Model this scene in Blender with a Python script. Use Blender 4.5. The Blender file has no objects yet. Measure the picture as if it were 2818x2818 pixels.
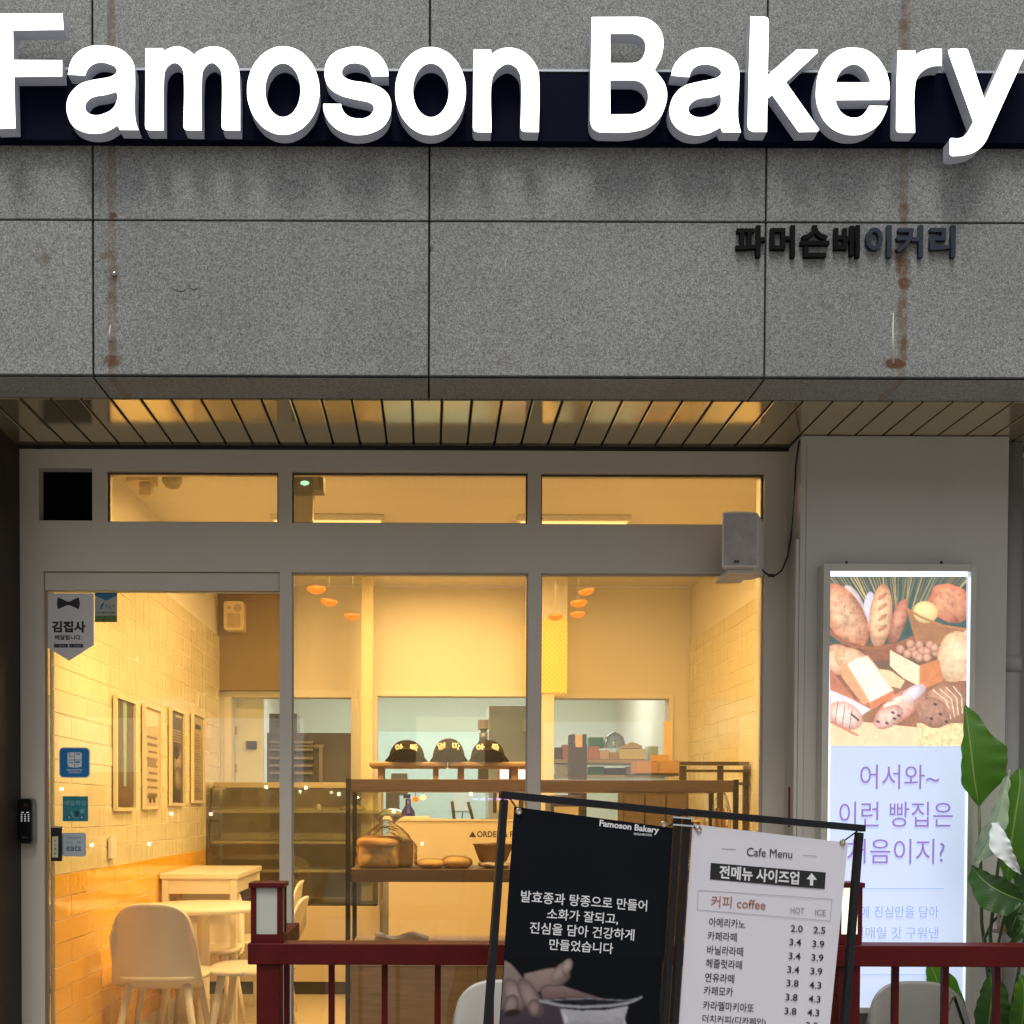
import bpy, math, random
import numpy as np
from mathutils import Vector, Matrix, noise as mnoise
random.seed(7)
rng = np.random.RandomState(5)
S = bpy.context.scene
COL = S.collection
R = math.radians

# ------------------------------------------------------------------ camera
CAMZ = 1.2
PPU, PPV, FOC = 1185.0, 2291.0, 3000.0          # principal point and focal length in pixels of the 2818 px frame
PITCH, ROLL = 1.2, 0.2
cd = bpy.data.cameras.new('camera')
cam = bpy.data.objects.new('camera', cd); COL.objects.link(cam)
CM = Matrix.Rotation(R(90 - PITCH), 4, 'X') @ Matrix.Rotation(R(ROLL), 4, 'Z')
cam.matrix_world = Matrix.Translation((0, 0, CAMZ)) @ CM
cd.sensor_width = 36; cd.lens = FOC / 2818 * 36
cd.shift_x = (1409 - PPU) / 2818; cd.shift_y = (PPV - 1409) / 2818
cd.clip_start = 0.05; cd.clip_end = 500
S.camera = cam

# ------------------------------------------------------------------ light and exposure
SUN_EL, SUN_ROT = 68, 192
SKY_STRENGTH, SUN_STRENGTH = 0.104, 1.75
W = bpy.data.worlds.new('World'); S.world = W; W.use_nodes = True
wn = W.node_tree; bg = wn.nodes['Background']
sky = wn.nodes.new('ShaderNodeTexSky'); sky.sky_type = 'NISHITA'; sky.sun_disc = False
sky.sun_elevation = R(SUN_EL); sky.sun_rotation = R(SUN_ROT); sky.dust_density = 3.0; sky.air_density = 1.2
hs = wn.nodes.new('ShaderNodeHueSaturation'); hs.inputs['Saturation'].default_value = 0.34
wn.links.new(sky.outputs[0], hs.inputs['Color']); wn.links.new(hs.outputs[0], bg.inputs[0])
bg.inputs[1].default_value = SKY_STRENGTH
sl = bpy.data.lights.new('sun', 'SUN'); sl.energy = SUN_STRENGTH; sl.angle = R(20); sl.color = (1, .97, .92)
so = bpy.data.objects.new('sun', sl); COL.objects.link(so)
el, az = R(SUN_EL), R(SUN_ROT)
sdir = Vector((math.sin(az) * math.cos(el), math.cos(az) * math.cos(el), math.sin(el)))
so.rotation_euler = sdir.to_track_quat('Z', 'Y').to_euler()
so.location = sdir * 20
S.view_settings.view_transform = 'Standard'; S.view_settings.look = 'None'
S.view_settings.exposure = 0.24; S.view_settings.gamma = 1.0
S.view_settings.use_curve_mapping = False
cy = S.cycles
cy.use_denoising = True; cy.max_bounces = 8; cy.diffuse_bounces = 4; cy.glossy_bounces = 4
cy.transparent_max_bounces = 24; cy.sample_clamp_indirect = 3.0; cy.sample_clamp_direct = 0.0
cy.caustics_reflective = False; cy.caustics_refractive = False

# ------------------------------------------------------------------ picture geometry helpers
K = 2818 / 1932.0
CR = CM.to_3x3()
def ray(u, v):
    return CR @ Vector(((u * K - PPU) / FOC, -(v * K - PPV) / FOC, -1))
def P(u, v, Y):
    d = ray(u, v); t = Y / d.y
    return Vector((d.x * t, Y, CAMZ + d.z * t))
def PX(u, v, X):
    d = ray(u, v); t = X / d.x
    return Vector((X, d.y * t, CAMZ + d.z * t))
def rect(u0, v0, u1, v1, Y):
    a, b, c, d = P(u0, v0, Y), P(u1, v0, Y), P(u0, v1, Y), P(u1, v1, Y)
    return (a.x + c.x) / 2, (b.x + d.x) / 2, (c.z + d.z) / 2, (a.z + b.z) / 2   # x0,x1,z0,z1
def PM(Y): return K * Y / FOC           # metres per picture unit at distance Y

# ------------------------------------------------------------------ colours and materials
def lin(c): return tuple((x / 12.92 if x <= .04045 else ((x + .055) / 1.055) ** 2.4) for x in c)
def rgb(r, g, b): return lin((r / 255, g / 255, b / 255))
MATS = {}
def nodes(name):
    m = bpy.data.materials.new(name); m.use_nodes = True
    nt = m.node_tree; b = nt.nodes['Principled BSDF']
    return m, nt, b
def N(nt, t, **kw):
    n = nt.nodes.new(t)
    for k, v in kw.items():
        if k.startswith('i_'):
            key = k[2:]; key = int(key) if key.isdigit() else key
            n.inputs[key].default_value = v
        else: setattr(n, k, v)
    return n
def M(name, col, rough=.5, metal=0, var=.12, vs=9, bump=0, bs=60, coat=0, spec=.5, emis=None, es=0, stretch=None, trans=0, alpha=1, sss=0):
    if name in MATS: return MATS[name]
    m, nt, b = nodes(name)
    b.inputs['Roughness'].default_value = rough; b.inputs['Metallic'].default_value = metal
    b.inputs['Specular IOR Level'].default_value = spec
    if coat: b.inputs['Coat Weight'].default_value = coat; b.inputs['Coat Roughness'].default_value = .08
    if trans: b.inputs['Transmission Weight'].default_value = trans
    if alpha < 1: b.inputs['Alpha'].default_value = alpha
    if emis: b.inputs['Emission Color'].default_value = (*emis, 1); b.inputs['Emission Strength'].default_value = es
    tc = N(nt, 'ShaderNodeTexCoord'); mp = N(nt, 'ShaderNodeMapping')
    if stretch: mp.inputs['Scale'].default_value = stretch
    nt.links.new(tc.outputs['Object'], mp.inputs[0])
    no = N(nt, 'ShaderNodeTexNoise'); no.inputs['Scale'].default_value = vs; no.inputs['Detail'].default_value = 6
    nt.links.new(mp.outputs[0], no.inputs['Vector'])
    cr = N(nt, 'ShaderNodeMix', data_type='RGBA')
    c0 = tuple(max(0, x * (1 - var)) for x in col); c1 = tuple(min(1, x * (1 + var)) for x in col)
    cr.inputs[6].default_value = (*c0, 1); cr.inputs[7].default_value = (*c1, 1)
    nt.links.new(no.outputs[0], cr.inputs[0]); nt.links.new(cr.outputs[2], b.inputs['Base Color'])
    if bump:
        n2 = N(nt, 'ShaderNodeTexNoise'); n2.inputs['Scale'].default_value = bs; n2.inputs['Detail'].default_value = 3
        nt.links.new(mp.outputs[0], n2.inputs['Vector'])
        bp = N(nt, 'ShaderNodeBump'); bp.inputs['Strength'].default_value = bump; bp.inputs['Distance'].default_value = .01
        nt.links.new(n2.outputs[0], bp.inputs['Height']); nt.links.new(bp.outputs[0], b.inputs['Normal'])
    MATS[name] = m; return m
def EM(name, col, s=1):
    if name in MATS: return MATS[name]
    m, nt, b = nodes(name)
    b.inputs['Base Color'].default_value = (*[min(.8, c) for c in col], 1)
    b.inputs['Emission Color'].default_value = (*col, 1); b.inputs['Emission Strength'].default_value = s
    MATS[name] = m; return m
def glassmat(name, tint=(1, 1, 1), ior=1.45, rough=.0, extra=0.0, bump=0, haze=0):
    m, nt, b = nodes(name); nt.nodes.remove(b)
    o = nt.nodes['Material Output']
    t = N(nt, 'ShaderNodeBsdfTransparent'); t.inputs[0].default_value = (*tint, 1)
    g = N(nt, 'ShaderNodeBsdfGlossy'); g.inputs['Roughness'].default_value = rough
    f = N(nt, 'ShaderNodeFresnel'); f.inputs[0].default_value = ior
    a = N(nt, 'ShaderNodeMath', operation='ADD', use_clamp=True); a.inputs[1].default_value = extra
    mx = N(nt, 'ShaderNodeMixShader')
    if bump:
        tc = N(nt, 'ShaderNodeTexCoord'); n2 = N(nt, 'ShaderNodeTexNoise'); n2.inputs['Scale'].default_value = 22; n2.inputs['Detail'].default_value = 5
        nt.links.new(tc.outputs['Object'], n2.inputs['Vector'])
        bp = N(nt, 'ShaderNodeBump'); bp.inputs['Strength'].default_value = bump; bp.inputs['Distance'].default_value = .02
        nt.links.new(n2.outputs[0], bp.inputs['Height'])
        nt.links.new(bp.outputs[0], g.inputs['Normal']); nt.links.new(bp.outputs[0], f.inputs['Normal'])
    nt.links.new(f.outputs[0], a.inputs[0]); nt.links.new(a.outputs[0], mx.inputs[0])
    nt.links.new(t.outputs[0], mx.inputs[1]); nt.links.new(g.outputs[0], mx.inputs[2]); nt.links.new(mx.outputs[0], o.inputs[0])
    if haze:  # translucent mix that puts a hazy glow into the pane
        tl_ = N(nt, 'ShaderNodeBsdfTranslucent'); tl_.inputs[0].default_value = (.9, .88, .82, 1); m3 = N(nt, 'ShaderNodeMixShader'); m3.inputs[0].default_value = haze
        nt.links.new(mx.outputs[0], m3.inputs[1]); nt.links.new(tl_.outputs[0], m3.inputs[2]); nt.links.new(m3.outputs[0], o.inputs[0])
    MATS[name] = m; return m
def vcolmat(name, emis=0, rough=.5, base=1, spec=.2):
    m, nt, b = nodes(name); b.inputs['Specular IOR Level'].default_value = spec
    a = N(nt, 'ShaderNodeVertexColor'); a.layer_name = 'Col'
    b.inputs['Roughness'].default_value = rough
    if base: nt.links.new(a.outputs[0], b.inputs['Base Color'])
    else: b.inputs['Base Color'].default_value = (.02, .02, .02, 1)
    if emis:
        nt.links.new(a.outputs[0], b.inputs['Emission Color']); b.inputs['Emission Strength'].default_value = emis
    MATS[name] = m; return m

# ------------------------------------------------------------------ object helpers
def setp(o, label=None, cat=None, group=None, kind=None):
    if label: o['label'] = label
    if cat: o['category'] = cat
    if group: o['group'] = group
    if kind: o['kind'] = kind
    return o
def thing(name, label, cat, loc=(0, 0, 0), group=None, mat=None):
    o = bpy.data.objects.new(name, None); COL.objects.link(o); o.empty_display_size = .05
    if mat is not None: o.matrix_world = mat
    else: o.location = loc
    return setp(o, label, cat, group)
class MB:
    """collects faces of ONE part"""
    def __init__(s): s.v = []; s.f = []; s.m = []; s.sm = []
    def add(s, vs, fs, mi=0, smooth=False):
        k = len(s.v); s.v += [tuple(x) for x in vs]
        s.f += [tuple(i + k for i in f) for f in fs]; s.m += [mi] * len(fs); s.sm += [smooth] * len(fs); return s
    def box(s, x0, x1, y0, y1, z0, z1, mi=0):
        vs = [(x0, y0, z0), (x1, y0, z0), (x1, y1, z0), (x0, y1, z0), (x0, y0, z1), (x1, y0, z1), (x1, y1, z1), (x0, y1, z1)]
        return s.add(vs, [(0, 3, 2, 1), (4, 5, 6, 7), (0, 1, 5, 4), (1, 2, 6, 5), (2, 3, 7, 6), (3, 0, 4, 7)], mi)
    def pbox(s, u0, v0, u1, v1, Y, depth, mi=0):
        x0, x1, z0, z1 = rect(u0, v0, u1, v1, Y); return s.box(x0, x1, Y, Y + depth, z0, z1, mi)
    def tube(s, pts, r, n=10, mi=0, caps=True):
        pts = [Vector(p) for p in pts]; rs = r if isinstance(r, (list, tuple)) else [r] * len(pts)
        up = None; vs = []; fs = []
        for i, p in enumerate(pts):
            d = (pts[min(i + 1, len(pts) - 1)] - pts[max(i - 1, 0)]).normalized()
            if up is None: up = Vector((0, 0, 1)) if abs(d.z) < .9 else Vector((1, 0, 0))
            a = (up - d * up.dot(d)).normalized(); b = d.cross(a); up = a
            for j in range(n):
                t = 2 * math.pi * j / n; vs.append(p + (a * math.cos(t) + b * math.sin(t)) * rs[i])
        for i in range(len(pts) - 1):
            for j in range(n):
                fs.append((i * n + j, i * n + (j + 1) % n, (i + 1) * n + (j + 1) % n, (i + 1) * n + j))
        s.add(vs, fs, mi, True)
        if caps:
            k = len(s.v) - len(vs)
            s.f += [tuple(k + j for j in range(n))[::-1], tuple(k + (len(pts) - 1) * n + j for j in range(n))]
            s.m += [mi, mi]; s.sm += [False, False]
        return s
    def lathe(s, prof, c=(0, 0, 0), n=24, mi=0, smooth=True, sx=1, sy=1):
        vs = []; fs = []
        for (r, z) in prof:
            for j in range(n):
                t = 2 * math.pi * j / n; vs.append((c[0] + r * math.cos(t) * sx, c[1] + r * math.sin(t) * sy, c[2] + z))
        for i in range(len(prof) - 1):
            for j in range(n): fs.append((i * n + j, i * n + (j + 1) % n, (i + 1) * n + (j + 1) % n, (i + 1) * n + j))
        return s.add(vs, fs, mi, smooth)
    def grid(s, fn, nu, nv, mi=0, smooth=True):
        vs = [fn(i / nu, j / nv) for j in range(nv + 1) for i in range(nu + 1)]
        fs = [(j * (nu + 1) + i, j * (nu + 1) + i + 1, (j + 1) * (nu + 1) + i + 1, (j + 1) * (nu + 1) + i) for j in range(nv) for i in range(nu)]
        return s.add(vs, fs, mi, smooth)
    def prism(s, poly, y0, y1, mi=0):
        """poly of (x,z) extruded from y0 to y1"""
        n = len(poly); vs = [(x, y0, z) for x, z in poly] + [(x, y1, z) for x, z in poly]
        fs = [tuple(range(n)), tuple(range(2 * n - 1, n - 1, -1))] + [(i, i + n, (i + 1) % n + n, (i + 1) % n) for i in range(n)]
        return s.add(vs, fs, mi)
    def obj(s, name, mat, parent=None, bevel=0, solid=0, sub=0, local=False, kind=None, seg=2):
        me = bpy.data.meshes.new(name)
        vs = s.v
        if parent is not None and not local:
            inv = parent.matrix_world.inverted() if parent.parent is None else (parent.parent.matrix_world @ parent.matrix_local).inverted()
            vs = [tuple(inv @ Vector(p)) for p in vs]
        me.from_pydata(vs, [], s.f)
        for x in (mat if isinstance(mat, (list, tuple)) else [mat]): me.materials.append(x)
        me.polygons.foreach_set('material_index', s.m); me.polygons.foreach_set('use_smooth', s.sm)
        me.update(); me.validate()
        o = bpy.data.objects.new(name, me); COL.objects.link(o)
        if parent is not None: o.parent = parent
        if bevel:
            b = o.modifiers.new('b', 'BEVEL'); b.width = bevel; b.segments = seg; b.limit_method = 'ANGLE'
        if solid:
            b = o.modifiers.new('s', 'SOLIDIFY'); b.thickness = solid; b.offset = 0
        if sub:
            b = o.modifiers.new('u', 'SUBSURF'); b.levels = sub; b.render_levels = sub
        if kind: o['kind'] = kind
        return o
def sync(): bpy.context.view_layer.update()
def struct(name, mb, mat, **kw):
    o = mb.obj(name, mat, **kw); o['kind'] = 'structure'; return o
def holes_wall(x0, x1, z0, z1, holes, Y, depth, mb=None, mi=0):
    mb = mb or MB()
    xs = sorted(set([x0, x1] + [h[i] for h in holes for i in (0, 1) if x0 < h[i] < x1]))
    zs = sorted(set([z0, z1] + [h[i] for h in holes for i in (2, 3) if z0 < h[i] < z1]))
    nx, nz = len(xs) - 1, len(zs) - 1
    def solid(i, j):
        if i < 0 or j < 0 or i >= nx or j >= nz: return False
        cx, cz = (xs[i] + xs[i + 1]) / 2, (zs[j] + zs[j + 1]) / 2
        return not any(h[0] < cx < h[1] and h[2] < cz < h[3] for h in holes)
    a, b = Y, Y + depth
    for i in range(nx):
        for j in range(nz):
            if not solid(i, j): continue
            X0, X1, Z0, Z1 = xs[i], xs[i + 1], zs[j], zs[j + 1]
            mb.add([(X0, a, Z0), (X1, a, Z0), (X1, a, Z1), (X0, a, Z1)], [(0, 1, 2, 3)], mi)
            mb.add([(X0, b, Z0), (X1, b, Z0), (X1, b, Z1), (X0, b, Z1)], [(3, 2, 1, 0)], mi)
            if not solid(i - 1, j): mb.add([(X0, a, Z0), (X0, b, Z0), (X0, b, Z1), (X0, a, Z1)], [(3, 2, 1, 0)], mi)
            if not solid(i + 1, j): mb.add([(X1, a, Z0), (X1, b, Z0), (X1, b, Z1), (X1, a, Z1)], [(0, 1, 2, 3)], mi)
            if not solid(i, j - 1): mb.add([(X0, a, Z0), (X1, a, Z0), (X1, b, Z0), (X0, b, Z0)], [(3, 2, 1, 0)], mi)
            if not solid(i, j + 1): mb.add([(X0, a, Z1), (X1, a, Z1), (X1, b, Z1), (X0, b, Z1)], [(0, 1, 2, 3)], mi)
    return mb

# flat sheets: a plane with its own axes on which print and lettering is laid out
class Sheet:
    def __init__(s, A, B, C):
        s.o = A; s.ex = (B - A).normalized(); d = (A - C); d = d - s.ex * d.dot(s.ex); s.ey = d.normalized(); s.n = s.ex.cross(s.ey)
        if s.n.y > 0: s.n = -s.n
        s.ez = s.n
        s.M = Matrix(((s.ex.x, s.ey.x, s.n.x, A.x), (s.ex.y, s.ey.y, s.n.y, A.y), (s.ex.z, s.ey.z, s.n.z, A.z), (0, 0, 0, 1)))
    def loc(s, u, v):
        d = ray(u, v); o = Vector((0, 0, CAMZ)); t = (s.o - o).dot(s.n) / d.dot(s.n); p = o + d * t - s.o
        return p.dot(s.ex), p.dot(s.ey)
def sheet_y(Y): return Sheet(Vector((0, Y, 0)), Vector((1, Y, 0)), Vector((0, Y, -1)))
def flat_obj(name, mb, mat, sheet, parent, **kw):
    """mb in sheet coords (x along, y up, z towards the viewer)"""
    o = mb.obj(name, mat, None, **kw)
    if parent is not None:
        sync()
        o.parent = parent; o.matrix_parent_inverse = Matrix.Identity(4)
        o.matrix_local = parent.matrix_world.inverted() @ sheet.M
    else: o.matrix_world = sheet.M
    return o
def fpoly(mb, pts, z, mi=0):
    a = sum(pts[i][0] * pts[(i + 1) % len(pts)][1] - pts[(i + 1) % len(pts)][0] * pts[i][1] for i in range(len(pts)))
    if a < 0: pts = pts[::-1]
    mb.add([(x, y, z) for x, y in pts], [tuple(range(len(pts)))], mi); return mb
def slab(mb, pts, z0, z1, mi=0):
    a = sum(pts[i][0] * pts[(i + 1) % len(pts)][1] - pts[(i + 1) % len(pts)][0] * pts[i][1] for i in range(len(pts)))
    if a < 0: pts = pts[::-1]
    n = len(pts); vs = [(x, y, z0) for x, y in pts] + [(x, y, z1) for x, y in pts]
    mb.add(vs, [tuple(range(n))[::-1], tuple(range(n, 2 * n))] + [(i, (i + 1) % n, (i + 1) % n + n, i + n) for i in range(n)], mi); return mb
def rrect(x0, x1, y0, y1, r, n=5):
    pts = []
    for cx, cy_, a0 in ((x1 - r, y1 - r, 0), (x0 + r, y1 - r, 90), (x0 + r, y0 + r, 180), (x1 - r, y0 + r, 270)):
        for k in range(n + 1):
            a = R(a0 + 90 * k / n); pts.append((cx + r * math.cos(a), cy_ + r * math.sin(a)))
    return pts
def text_mesh(body, offset=0, extrude=0, res=3):
    c = bpy.data.curves.new('lettering', 'FONT'); c.body = body; c.size = 1; c.offset = offset; c.extrude = extrude; c.resolution_u = res
    o = bpy.data.objects.new('tmp', c); me = bpy.data.meshes.new_from_object(o)
    bpy.data.objects.remove(o); bpy.data.curves.remove(c); return me
def lettering(body, sheet, cu, cv, w, h, mat, parent, weight=0, z=.0012, extrude=0, name='lettering', Yd=None, rot=0, shear=0):
    """fit a word into a w x h box (picture units) centred on (cu,cv) of a sheet"""
    me = text_mesh(body, weight, 0 if not extrude else extrude)
    co = np.empty(len(me.vertices) * 3); me.vertices.foreach_get('co', co); co = co.reshape(-1, 3)
    mn, mx = co.min(0), co.max(0)
    cx, cy_ = sheet.loc(cu, cv)
    x1, _ = sheet.loc(cu + 1, cv); x0, _ = sheet.loc(cu - 1, cv)
    wp = sheet.o + sheet.ex * cx + sheet.ey * cy_
    sx = w * abs(x1 - x0) / 2 / (mx[0] - mn[0]); sy = h * PM(wp.y) / (mx[1] - mn[1])
    X = (co[:, 0] - (mn[0] + mx[0]) / 2) * sx; Yv = (co[:, 1] - (mn[1] + mx[1]) / 2) * sy
    if rot:
        c_, s_ = math.cos(rot), math.sin(rot); X, Yv = X * c_ - Yv * s_, X * s_ + Yv * c_
    co[:, 0] = X + cx; co[:, 1] = Yv + cy_
    co[:, 2] = co[:, 2] + z + (extrude if extrude else 0)
    me.vertices.foreach_set('co', co.ravel()); me.materials.clear(); me.materials.append(mat); me.update(); me.name = name
    o = bpy.data.objects.new(name, me); COL.objects.link(o)
    if parent is not None:
        o.parent = parent; sync(); o.matrix_local = parent.matrix_world.inverted() @ sheet.M
    else: o.matrix_world = sheet.M
    return o
def copy_tree(o, parent=None):
    c = o.copy(); COL.objects.link(c); c.parent = parent
    for ch in list(o.children): copy_tree(ch, c)
    return c

# ------------------------------------------------------------------ materials
def stone_material():
    m, nt, b = nodes('granite')
    L = nt.links.new
    g = N(nt, 'ShaderNodeNewGeometry'); sp = N(nt, 'ShaderNodeSeparateXYZ'); L(g.outputs['Position'], sp.inputs[0])
    def math_(op, a, b_=None, c=None, clamp=False):
        n = N(nt, 'ShaderNodeMath', operation=op, use_clamp=clamp)
        for i, x in enumerate((a, b_, c)):
            if x is None: continue
            if isinstance(x, (int, float)): n.inputs[i].default_value = x
            else: L(x, n.inputs[i])
        return n.outputs[0]
    def noise(scale, detail=4, rough=.6):
        n = N(nt, 'ShaderNodeTexNoise'); n.inputs['Scale'].default_value = scale; n.inputs['Detail'].default_value = detail; n.inputs['Roughness'].default_value = rough
        L(g.outputs['Position'], n.inputs['Vector']); return n.outputs[0]
    fine = noise(270, 3, .7); mid = noise(60, 3); big = noise(2.2, 4)
    vor = N(nt, 'ShaderNodeTexVoronoi'); vor.inputs['Scale'].default_value = 150; L(g.outputs['Position'], vor.inputs['Vector'])
    ramp = N(nt, 'ShaderNodeValToRGB'); L(fine, ramp.inputs[0])
    e = ramp.color_ramp.elements
    e[0].position = .36; e[0].color = (.12, .126, .122, 1); e[1].position = .66; e[1].color = (.40, .412, .395, 1)
    x = e.new(.5); x.color = (.232, .24, .23, 1)
    mix1 = N(nt, 'ShaderNodeMix', data_type='RGBA', blend_type='MULTIPLY'); mix1.inputs[0].default_value = .5
    L(ramp.outputs[0], mix1.inputs[6])
    r2 = N(nt, 'ShaderNodeValToRGB'); L(vor.outputs['Color'], r2.inputs[0]); r2.color_ramp.elements[0].position = .12; r2.color_ramp.elements[0].color = (.42, .42, .42, 1); r2.color_ramp.elements[1].position = .42
    L(r2.outputs[0], mix1.inputs[7])
    oi = N(nt, 'ShaderNodeObjectInfo'); bigm = math_('MULTIPLY', math_('MULTIPLY_ADD', big, .5, .82), math_('MULTIPLY_ADD', oi.outputs['Random'], .16, .92))
    mix2 = N(nt, 'ShaderNodeMix', data_type='RGBA', blend_type='MULTIPLY'); mix2.inputs[0].default_value = 1
    L(mix1.outputs[2], mix2.inputs[6]); cb = N(nt, 'ShaderNodeCombineColor'); [L(bigm, cb.inputs[i]) for i in range(3)]; L(cb.outputs[0], mix2.inputs[7])
    cur = mix2.outputs[2]
    YF = 3.487
    # rust coloured weather streaks running down the stone
    sn = noise(28, 5, .7); sn2 = noise(9, 4)
    mask = None
    for (ua, ub, vt) in ((203, 219, 0), (1697, 1713, 0)):
        xa, xb = P(ua, 400, YF).x, P(ub, 400, YF).x
        l = math_('GREATER_THAN', sp.outputs[0], xa); r_ = math_('LESS_THAN', sp.outputs[0], xb)
        mm = math_('MULTIPLY', l, r_); mm = math_('MULTIPLY', mm, math_('MULTIPLY_ADD', sn, 2.2, -.6, clamp=True))
        mask = mm if mask is None else math_('MAXIMUM', mask, mm)
    mx = N(nt, 'ShaderNodeMix', data_type='RGBA'); L(math_('MULTIPLY', mask, .8), mx.inputs[0]); L(cur, mx.inputs[6]); mx.inputs[7].default_value = (.17, .115, .06, 1); cur = mx.outputs[2]
    spots = [(198, 484, 9, 7, 1.0), (212, 482, 12, 10, .75), (214, 516, 15, 20, .6), (213, 560, 10, 34, .5), (212, 406, 10, 6, 1.2), (212, 681, 20, 12, 1.1), (214, 655, 9, 20, .5), (82, 487, 14, 12, .55),
             (1690, 478, 22, 14, .9), (1703, 500, 15, 22, 1.0), (1706, 535, 12, 12, 1.1), (1702, 590, 12, 40, .45), (1688, 686, 22, 10, 1.5), (1705, 400, 10, 18, .9), (1703, 60, 9, 60, .6), (813, 468, 5, 8, .6), (1706, 660, 8, 30, .7), (948, 680, 14, 14, .25), (210, 60, 8, 70, .5), (30, 745, 90, 18, .5)]
    tot = None
    for (u, v, ru, rv, s) in spots:
        p = P(u, v, YF); k = PM(YF)
        dx = math_('DIVIDE', math_('SUBTRACT', sp.outputs[0], p.x), ru * k); dz = math_('DIVIDE', math_('SUBTRACT', sp.outputs[2], p.z), rv * k)
        d2 = math_('ADD', math_('MULTIPLY', dx, dx), math_('MULTIPLY', dz, dz)); q = math_('MULTIPLY', math_('SUBTRACT', 1.35, d2, clamp=True), s)
        tot = q if tot is None else math_('MAXIMUM', tot, q)
    tot = math_('MULTIPLY', tot, math_('MULTIPLY_ADD', sn, 4.0, -1.2, clamp=True), clamp=True)
    mx = N(nt, 'ShaderNodeMix', data_type='RGBA'); L(tot, mx.inputs[0]); L(cur, mx.inputs[6]); mx.inputs[7].default_value = (.11, .048, .014, 1); cur = mx.outputs[2]
    L(cur, b.inputs['Base Color']); b.inputs['Roughness'].default_value = .62; b.inputs['Specular IOR Level'].default_value = .35
    bp = N(nt, 'ShaderNodeBump'); bp.inputs['Strength'].default_value = .25; bp.inputs['Distance'].default_value = .003
    L(mid, bp.inputs['Height']); L(bp.outputs[0], b.inputs['Normal'])
    return m
granite = stone_material()
joint = M('joint_black', (.012, .011, .010), .9)
paint = M('cream_paint', (.57, .515, .42), .42, var=.10, vs=3, bump=.03, bs=120)
pillar_paint = M('pillar_paint', (.50, .475, .42), .5, var=.13, vs=2.2, stretch=(1.6, 1, .5), bump=.03, bs=90)
slat_m = M('slat_enamel', (.70, .60, .38), .12, .8, var=.1, vs=3, bump=.05, bs=5, spec=.8)
black_m = M('black_metal', (.014, .013, .013), .38, .3)
navy_m = M('navy_bar', (.0015, .002, .013), .7, 0, var=.2, spec=.06)
alu = M('aluminium_trim', (.55, .57, .6), .3, .8)
red_m = M('oxblood_paint', (.085, .003, .003), .5, var=.35, vs=14, bump=.12, bs=70, spec=.25)
white_sheet = M('white_vinyl', (.70, .69, .75), .45, var=.03, vs=3)
black_sheet = M('black_vinyl', (.004, .006, .009), .75, var=.25, vs=4, spec=.12)
ink_black = M('ink_black', (.012, .012, .015), .6)
ink_white = M('ink_white', (.72, .72, .74), .6)
ink_grey = M('ink_grey', (.25, .25, .3), .6)
ink_brown = M('ink_brown', (.36, .16, .10), .6)
glass = glassmat('window_glass', (.97, .98, .96), haze=.022)
glass2 = glassmat('cabinet_glass', (.93, .95, .88), extra=.01)
bagglass = glassmat('bag_film', (.99, .985, .97), ior=1.12, rough=.16, extra=.02, bump=1.5)
plaster = M('room_plaster', (.78, .74, .66), .7, var=.05, vs=2)
ceil_m = M('room_ceiling', (.72, .69, .62), .7, var=.05, vs=1.5)
brownwall = M('brown_bulkhead', (.27, .19, .10), .7, var=.18, vs=3)
chair_m = M('cream_chair', (.80, .76, .66), .35, var=.03, vs=3, spec=.5)
woodtop = M('rack_wood', (.15, .085, .048), .45, var=.45, vs=7, stretch=(1, 8, 14), bump=.05, bs=30)
oak = M('cabinet_oak', (.36, .235, .13), .5, var=.38, vs=5, stretch=(1.2, 6, 13), bump=.05, bs=30)
stoolwood = M('stool_wood', (.42, .24, .10), .4, var=.2, vs=8, stretch=(1, 6, 8))
counter_m = M('counter_laminate', (.62, .53, .38), .22, var=.05, vs=2, spec=.5)
floor_m = M('pale_floor', (.60, .52, .40), .3, var=.14, vs=3, stretch=(6, 1, 1))
kitchen_m = M('kitchen_wall', (.72, .76, .66), .45, var=.05, vs=2)
steel = M('steel', (.45, .45, .45), .32, .8, var=.1)
darkm = M('dark_appliance', (.03, .028, .026), .4)
greyapp = M('grey_rack', (.18, .15, .13), .5, var=.15)

YF, YS, YW, YP, YB = 3.487, 3.66, 4.125, 3.98, 7.6
XL, XR = -1.452, 1.795
GZ = -0.2

# ------------------------------------------------------------------ ground and floors
g = MB(); g.box(-60, 60, -80, YW - .05, GZ - .3, GZ); struct('pavement', g, M('paving', (.30, .28, .26), .85, var=.3, vs=2, bump=.3, bs=40))
g = MB(); g.box(-1.9, 2.3, YW - .045, 10.8, -.3, 0); struct('shop_floor', g, floor_m)
# street side opposite the shop: a plain dark facade that shows only in reflections
opp = thing('opposite_building', 'dark building across the street behind the camera', 'building', (0, -14, GZ))
sync()
struct_b = MB(); struct_b.box(-30, 30, -16, -14, GZ, 8.5); struct_b.obj('wall', M('opposite_wall', (.34, .32, .29), .8), opp)

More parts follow.
